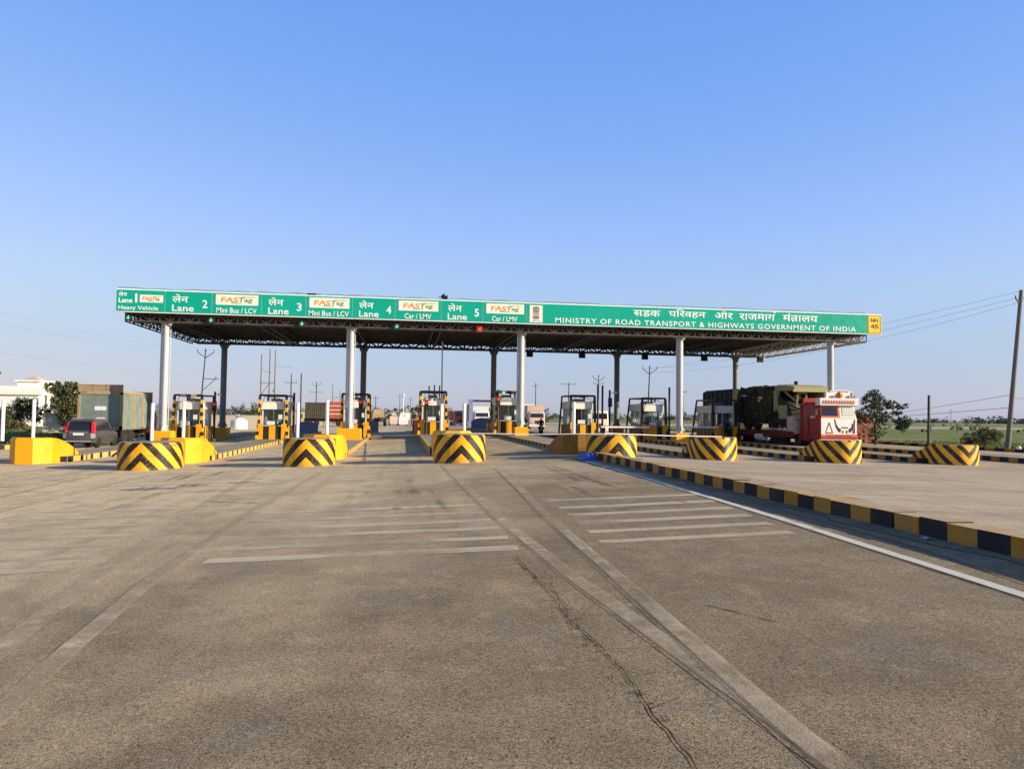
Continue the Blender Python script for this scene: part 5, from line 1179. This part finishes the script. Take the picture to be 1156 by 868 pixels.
tree('umbrella_tree','lone thin umbrella shaped tree on the far edge of the field',(213,300,-.86),4.2,[((0,0,6.0),(2.2,2,.7),1),((-.8,0,5.2),(1.4,1.2,.5),.6)],500,.4,L_far,.25)
# far-off wood along the horizon
b=MB()
def belt(x0,x1,y,h0,h1,step,big=1.0):
    x=x0
    while x<x1:
        h=random.uniform(h0,h1); w=random.uniform(4,9)*big
        leaves(b,[((x,y+random.uniform(-25,25),-.86+h*.32),(w*1.3,3,h*.62),1)],132,.8*big,3,.2)
        x+=w*random.uniform(.5,1.0)*step
belt(-330,-95,520,4,8,1.0); belt(-95,70,420,5,9,.8); belt(70,330,560,4,8,.9); belt(300,1050,800,4,7.5,1.0,1.5); belt(640,760,780,8,11,1.0,1.4); belt(-60,0,300,3,5,1.2,.8)
o=link('treeline',b.mesh('treeline',L_far,fix=False)); tag(o,'hazy line of trees along the horizon',None,None,'stuff')
# low scrub over the field's middle distance
b=MB()
for k in range(60):
    y=random.uniform(150,420); x=random.uniform(.62,1.15)*y; leaves(b,[((x,y,-.6),(random.uniform(1,3.5),1,random.uniform(.3,.8)),1)],44,.3,3,.3)
o=link('undergrowth',b.mesh('undergrowth',[L_far[0],L_oliv[1],L_oliv[2]],fix=False)); tag(o,'patches of low scrub across the field',None,None,'stuff')
# grass along the road edge on the right and the lawn on the left
M['grassA']=paint('grass_green',(.13,.16,.035),.9,.3,.4,.3,(.2,.18,.07)); M['grassB']=paint('grass_dry',(.28,.25,.10),.9,.25,.4,.2)
b=MB()
def tuft(x,y,z,h,m):
    for k in range(5):
        a=random.uniform(0,6.28); d=Vector((math.cos(a),math.sin(a),0)); w=d.cross(Vector((0,0,1)))*random.uniform(.012,.03)*(1+h); o2=Vector((x,y,z))+d*random.uniform(0,.15)
        b.add([o2-w,o2+w,o2+d*random.uniform(.02,.3)*h+Vector((0,0,h*random.uniform(.6,1.2)))],[[0,1,2]],m)
for k in range(5200):
    x=random.uniform(42.8,62)+random.random()**2*12; y=random.uniform(24,80); tuft(x,y,-.86,random.uniform(.18,.5)*(.7 if x>52 else 1),0 if random.random()<.62 else 1)
for k in range(3000):
    x=random.uniform(-48,-26.6); y=random.uniform(50,86); tuft(x,y,-.86,random.uniform(.1,.3),0 if random.random()<.75 else 1)
o=link('grass',b.mesh('grass',[M['grassA'],M['grassB']],fix=False)); tag(o,'rough grass along the road edges',None,None,'stuff')
for (x,y,l,cl) in ((43.0,47.5,'low weedy plant with pale rubbish under the thorn tree',L_oliv),(43.4,52,'small dry weed beside the dark straight post',L_dry)):
    tree('weed',l,(x,y,-.6),.2,[((0,0,.35),(.6,.4,.3),1),((.7,0,.25),(.5,.3,.25),1)],300,.07,cl,.02,'plant')
b=MB(); b.lathe([(.02,0),(.14,.06),(.16,.18),(.06,.26)],(41.6,46,-.3),n=9); single('sack',b,M['white'],'small white bag on the road edge below the thorn tree','bag',(41.6,46,-.3),smooth=50)
# thin stakes of a field fence
for k in range(12):
    x=70+k*6.2; y=112+k*1.5
    b=MB(); b.tube([(x,y,-.86),(x+.05,y,.75)],.05,5); single('fence_stake',b,M['poleconc'],'thin grey stake in the field fence right of the thorn tree','stake',(x,y,-.86),'identical stakes of the field fence')

# ================================================================= POLES AND WIRES
t=thing('utility_pole','tall leaning concrete pole at the right edge with a short bracket on top','pole',(46.57,52.62,-.8))
b=MB(); b.tube([(0,0,0),(.72,0,6.3),(1.45,0,12.75)],[.19,.165,.14],10); part('pole',b,M['poleconc'],t,smooth=40)
b=MB(); b.bar((1.35,0,11.6),(.85,-.1,12.1),.09); b.bar((1.4,0,12.1),(2.1,0,12.2),.08); b.tube([(.86,-.1,12.1),(.83,-.1,12.3)],.05,6); part('bracket',b,M['poledark'],t)
b=MB(); b.tube([(42.72,56.4,-.7),(42.80,56.4,3.7)],[.12,.10],9); single('post',b,M['poledark'],'straight dark post standing alone left of the leaning pole','post',(42.72,56.4,-.7),smooth=40)
def epole(label,x,y,h,arms,lean=0,r=.14,v=False,name='electric_pole'):
    t=thing(name,label,'electric pole',(x,y,-.86))
    H=h+.86; b=MB(); b.tube([(0,0,0),(lean*.5,0,H*.5),(lean,0,H)],[r,r*.85,r*.65],7); part('pole',b,M['poledark'],t,smooth=40)
    b=MB()
    for (z,w) in arms:
        X=lean*(z+.86)/H; b.bar((X-w,0,z+.86),(X+w,0,z+.86),.09)
        for sx in (-1,1): b.tube([(X+sx*w*.95,0,z+.86),(X+sx*w*.95,0,z+1.15)],.05,5)
    if v:
        b.bar((lean,0,H-.9),(lean-1.1,0,H-.1),.09); b.bar((lean,0,H-.9),(lean+1.1,0,H-.1),.09); b.tube([(lean-1.1,0,H-.1),(lean-1.1,0,H+.3)],.05,5); b.tube([(lean+1.1,0,H-.1),(lean+1.1,0,H+.3)],.05,5); b.lathe([(.04,0),(.13,.1),(.05,.4)],(lean,0,H),n=6)
    if arms or v: part('crossarm',b,M['poledark'],t)
    return t
epole('slender bent pole with a Y shaped head above the leftmost booth',-28.1,110,10.0,[],.65,.11,True)
b=MB(); b.bar((-27.6,110,6.2),(-25.6,110,6.15),.09); b.bar((-27.75,110,4.5),(-26.1,110,6.1),.07); b.tube([(-26.0,110,6.1),(-26.0,110,6.6)],.05,5); single('stay_bracket',b,M['poledark'],'side bracket on the slender bent pole above the leftmost booth','bracket',(-27.6,110,6.2))
# H-frame of three poles
t=thing('transformer_frame','pale three pole transformer frame rising above the second booth','transformer frame',(-20.6,120,-.86))
for k,(x,h) in enumerate(((-1.1,11.4),(.15,12.3),(.95,12.1))):
    b=MB(); b.tube([(x,0,0),(x,0,h)],[.13,.085],7); part('pole',b,M['poleconc'],t,smooth=40)
b=MB(); b.bar((-1.3,0,7.0),(.9,0,7.0),.1); b.bar((-1.1,0,5.1),(.3,0,7.2),.09); b.bar((-1.2,0,9.0),(.3,0,8.6),.06); b.bar((.9,0,9.6),(3.6,0,9.5),.04); b.box(.7,1.0,-.2,.2,5.6,6.0); part('crossarm',b,M['poleconc'],t)
epole('black pole with a short crossarm right of the three pole frame',-21.5,150,9.1,[(7.4,1.1)])
epole('plain black pole just right of the second booth',-14.4,110,7.2,[],0,.12)
epole('black pole with a fan shaped head above the olive container',-22.3,200,9.3,[(7.0,1.6)],0,.15,True)
t=thing('transformer_frame','far two pole frame left of the second front column','transformer frame',(-20.6,240,-.86))
for x,h in ((-1.2,11.5),(1.1,9.7)): 
    b=MB(); b.tube([(x,0,0),(x,0,h)],[.16,.11],6); part('pole',b,M['poleconc'],t)
b=MB(); b.bar((-1.2,0,7.4),(1.1,0,7.4),.14); part('crossarm',b,M['poleconc'],t)
for (x,y,h,arms,l) in [(-8.2,230,7.0,[(6.3,.8)],'short far pole left of lane 4 in the gap beyond the booths'),(-1.5,330,10.5,[(9.2,1)],'far black pole at the left of the far lane 4 opening'),(3.2,330,9.0,[(8,1)],'far thin pole over the distant tractor'),(35.3,200,10.5,[(9.6,.6)],'far pole between the pink truck and the first far booth')]:
    epole(l,x,y,h,arms,0,.14)
epole('black pole with a T shaped crossarm over the first far booth',33.3,150,8.4,[(8.1,1.5)],0,.14)
epole('thin pole with a Y head beyond the two black posts',36.9,140,9.2,[(7.9,1.0)],0,.11,True)
epole('slightly leaning pole with a Y head above the booth left of the fourth column',36.6,110,9.0,[],.35,.13,True)
epole('pole just right of the third front column, far behind the roof',13.9,120,11,[],.4,.1)
for (x,y,h,l) in ((165,260,6.5,'far thin pole in the field left of the umbrella tree'),(262,330,7,'far thin pole right of the leaning pole')): epole(l,x,y,h,[(h-.6,.8)],0,.13)
b=MB(); b.lathe([(.1,-.6),(.5,-.35),(.62,0),(.5,.35),(.1,.6)],(.1,300,8.9),n=12); b.tube([(.1,300,-.86),(.1,300,8.5)],.14,6); single('water_tower',b,M['white'],'tiny white round tank on a pole far down lane 4','water tower',(.1,300,-.86),smooth=50)
def wire(label,p,q,sag,r=.014,group='overhead wires'):
    p=Vector(p);q=Vector(q); pts=[]
    for i in range(25):
        t=i/24; w=p.lerp(q,t); w.z-=4*sag*t*(1-t); pts.append(w)
    b=MB(); b.tube(pts,r,4); single('wire',b,M['wire'],label,'wire',p,group)
wire('topmost of the three wires right of the sign',(48.0,52.6,11.9),(37.3,110,9.0),.5,.011); wire('middle of the three wires right of the sign',(47.5,52.5,11.3),(36.2,110,8.9),.9,.011); wire('lowest of the three wires right of the sign',(48.6,52.6,11.2),(37.9,110,8.4),1.2,.011)
wire('upper wire running low over the green field',(46.95,52.6,3.7),(120,240,3.2),2.0,.018); wire('lower wire running low over the green field',(46.85,52.6,2.7),(105,240,2.0),1.3,.02)
wire('low wire from the leaning pole towards the right edge',(46.95,52.6,3.5),(75,60,3.2),.3,.02)
wire('upper wire crossing the sky at the left of the sign',(-44,60,12.5),(-27.9,110,9.9),.8,.01); wire('second wire crossing the sky at the left of the sign',(-45,60,11.6),(-28.6,110,9.3),.9,.011); wire('lower wire in the sky at the far left above the house',(-45,66,8.2),(-26.0,110,6.6),.7,.013)
# ================================================================= LIGHT, SKY, CAMERA
EL,AZ=R(17),R(24)
sd=Vector((math.cos(AZ)*math.cos(EL),-math.sin(AZ)*math.cos(EL),math.sin(EL)))
L=bpy.data.lights.new('sun','SUN'); L.energy=5.0; L.angle=R(.55); L.color=(1.65,1.43,1.08)   # same exposure gain as the sky below
lo=bpy.data.objects.new('sun',L); C.objects.link(lo); lo.rotation_euler=sd.to_track_quat('Z','Y').to_euler(); lo.location=(60,-40,60)
w=bpy.data.worlds.new('World'); S.world=w; w.use_nodes=True; nt=w.node_tree; bg=nt.nodes['Background']
sky=nt.nodes.new('ShaderNodeTexSky'); sky.sky_type='NISHITA'; sky.sun_disc=False; sky.sun_elevation=EL; sky.sun_rotation=math.atan2(sd.x,sd.y)
sky.altitude=300; sky.air_density=1.0; sky.dust_density=.6; sky.ozone_density=2.2
def mth(op,a,b):
    nd=nt.nodes.new('ShaderNodeMath'); nd.operation=op
    for i,v in enumerate((a,b)):
        if isinstance(v,float): nd.inputs[i].default_value=v
        else: nt.links.new(v,nd.inputs[i])
    return nd.outputs[0]
# tone of a hazy late-afternoon sky: the Nishita sky with its contrast compressed per channel
sp=nt.nodes.new('ShaderNodeSeparateColor'); nt.links.new(sky.outputs[0],sp.inputs[0]); cb=nt.nodes.new('ShaderNodeCombineColor')
tcw=nt.nodes.new('ShaderNodeTexCoord'); sx=nt.nodes.new('ShaderNodeSeparateXYZ'); nt.links.new(tcw.outputs['Generated'],sx.inputs[0])
mr=nt.nodes.new('ShaderNodeMapRange'); nt.links.new(sx.outputs[2],mr.inputs[0]); mr.inputs[1].default_value=0.0; mr.inputs[2].default_value=.24; mr.inputs[3].default_value=.74; mr.inputs[4].default_value=1.0
gr=nt.nodes.new('ShaderNodeValToRGB'); nt.links.new(sx.outputs[2],gr.inputs[0]); gr.color_ramp.interpolation='B_SPLINE'    # pale haze band above the horizon
ce=gr.color_ramp.elements
for pz,c in ((0,(1.07,1.0,.98)),(.07,(1.08,1.03,1.0)),(.14,(1.40,1.23,1.06)),(.2,(1.42,1.24,1.08)),(.3,(1.28,1.15,1.07)),(.42,(1.04,1.03,1.02)),(.6,(1,1,1))):
    el=ce[0] if pz==0 else (ce[len(ce)-1] if pz==.6 else ce.new(pz)); el.position=pz; el.color=(c[0]/2,c[1]/2,c[2]/2,1)
gsep=nt.nodes.new('ShaderNodeSeparateColor'); nt.links.new(gr.outputs[0],gsep.inputs[0])
mz=nt.nodes.new('ShaderNodeMapRange'); mz.interpolation_type='SMOOTHSTEP'; nt.links.new(sx.outputs[2],mz.inputs[0]); mz.inputs[1].default_value=.46; mz.inputs[2].default_value=.86; mz.inputs[3].default_value=1.0; mz.inputs[4].default_value=.22   # unseen sky overhead dimmed to cut its fill light
for i,(e,s_) in enumerate(((.647,.642),(.396,.651),(.15,.985))):
    v=mth('MULTIPLY',mth('POWER',mth('MULTIPLY',sp.outputs[i],.15),e),s_/.15)
    if i==2: v=mth('MULTIPLY',v,mr.outputs[0])
    v=mth('MULTIPLY',v,mz.outputs[0])
    v=mth('MULTIPLY',v,mth('MULTIPLY',gsep.outputs[i],2.0)); nt.links.new(v,cb.inputs[i])
nt.links.new(cb.outputs[0],bg.inputs[0]); bg.inputs[1].default_value=.15
cam=bpy.data.cameras.new('camera'); cam.sensor_width=36; cam.lens=36*850/1156; cam.clip_start=.1; cam.clip_end=9000
co=bpy.data.objects.new('camera',cam); C.objects.link(co); S.camera=co
yaw,roll=R(8.2),R(.72); pitch=math.atan((469-434)/850*math.cos(roll))
fw=Vector((math.sin(yaw)*math.cos(pitch),math.cos(yaw)*math.cos(pitch),math.sin(pitch))); r0=Vector((math.cos(yaw),-math.sin(yaw),0)); u0=r0.cross(fw)
rx=r0*math.cos(roll)+u0*math.sin(roll); ux=u0*math.cos(roll)-r0*math.sin(roll)
mat=Matrix((rx,ux,-fw)).transposed().to_4x4(); mat.translation=Vector((0,0,1.6)); co.matrix_world=mat
S.view_settings.view_transform='Standard'; S.view_settings.look='None'; S.view_settings.exposure=0; S.view_settings.gamma=1
S.render.engine='CYCLES'; S.cycles.max_bounces=6; S.cycles.transparent_max_bounces=12
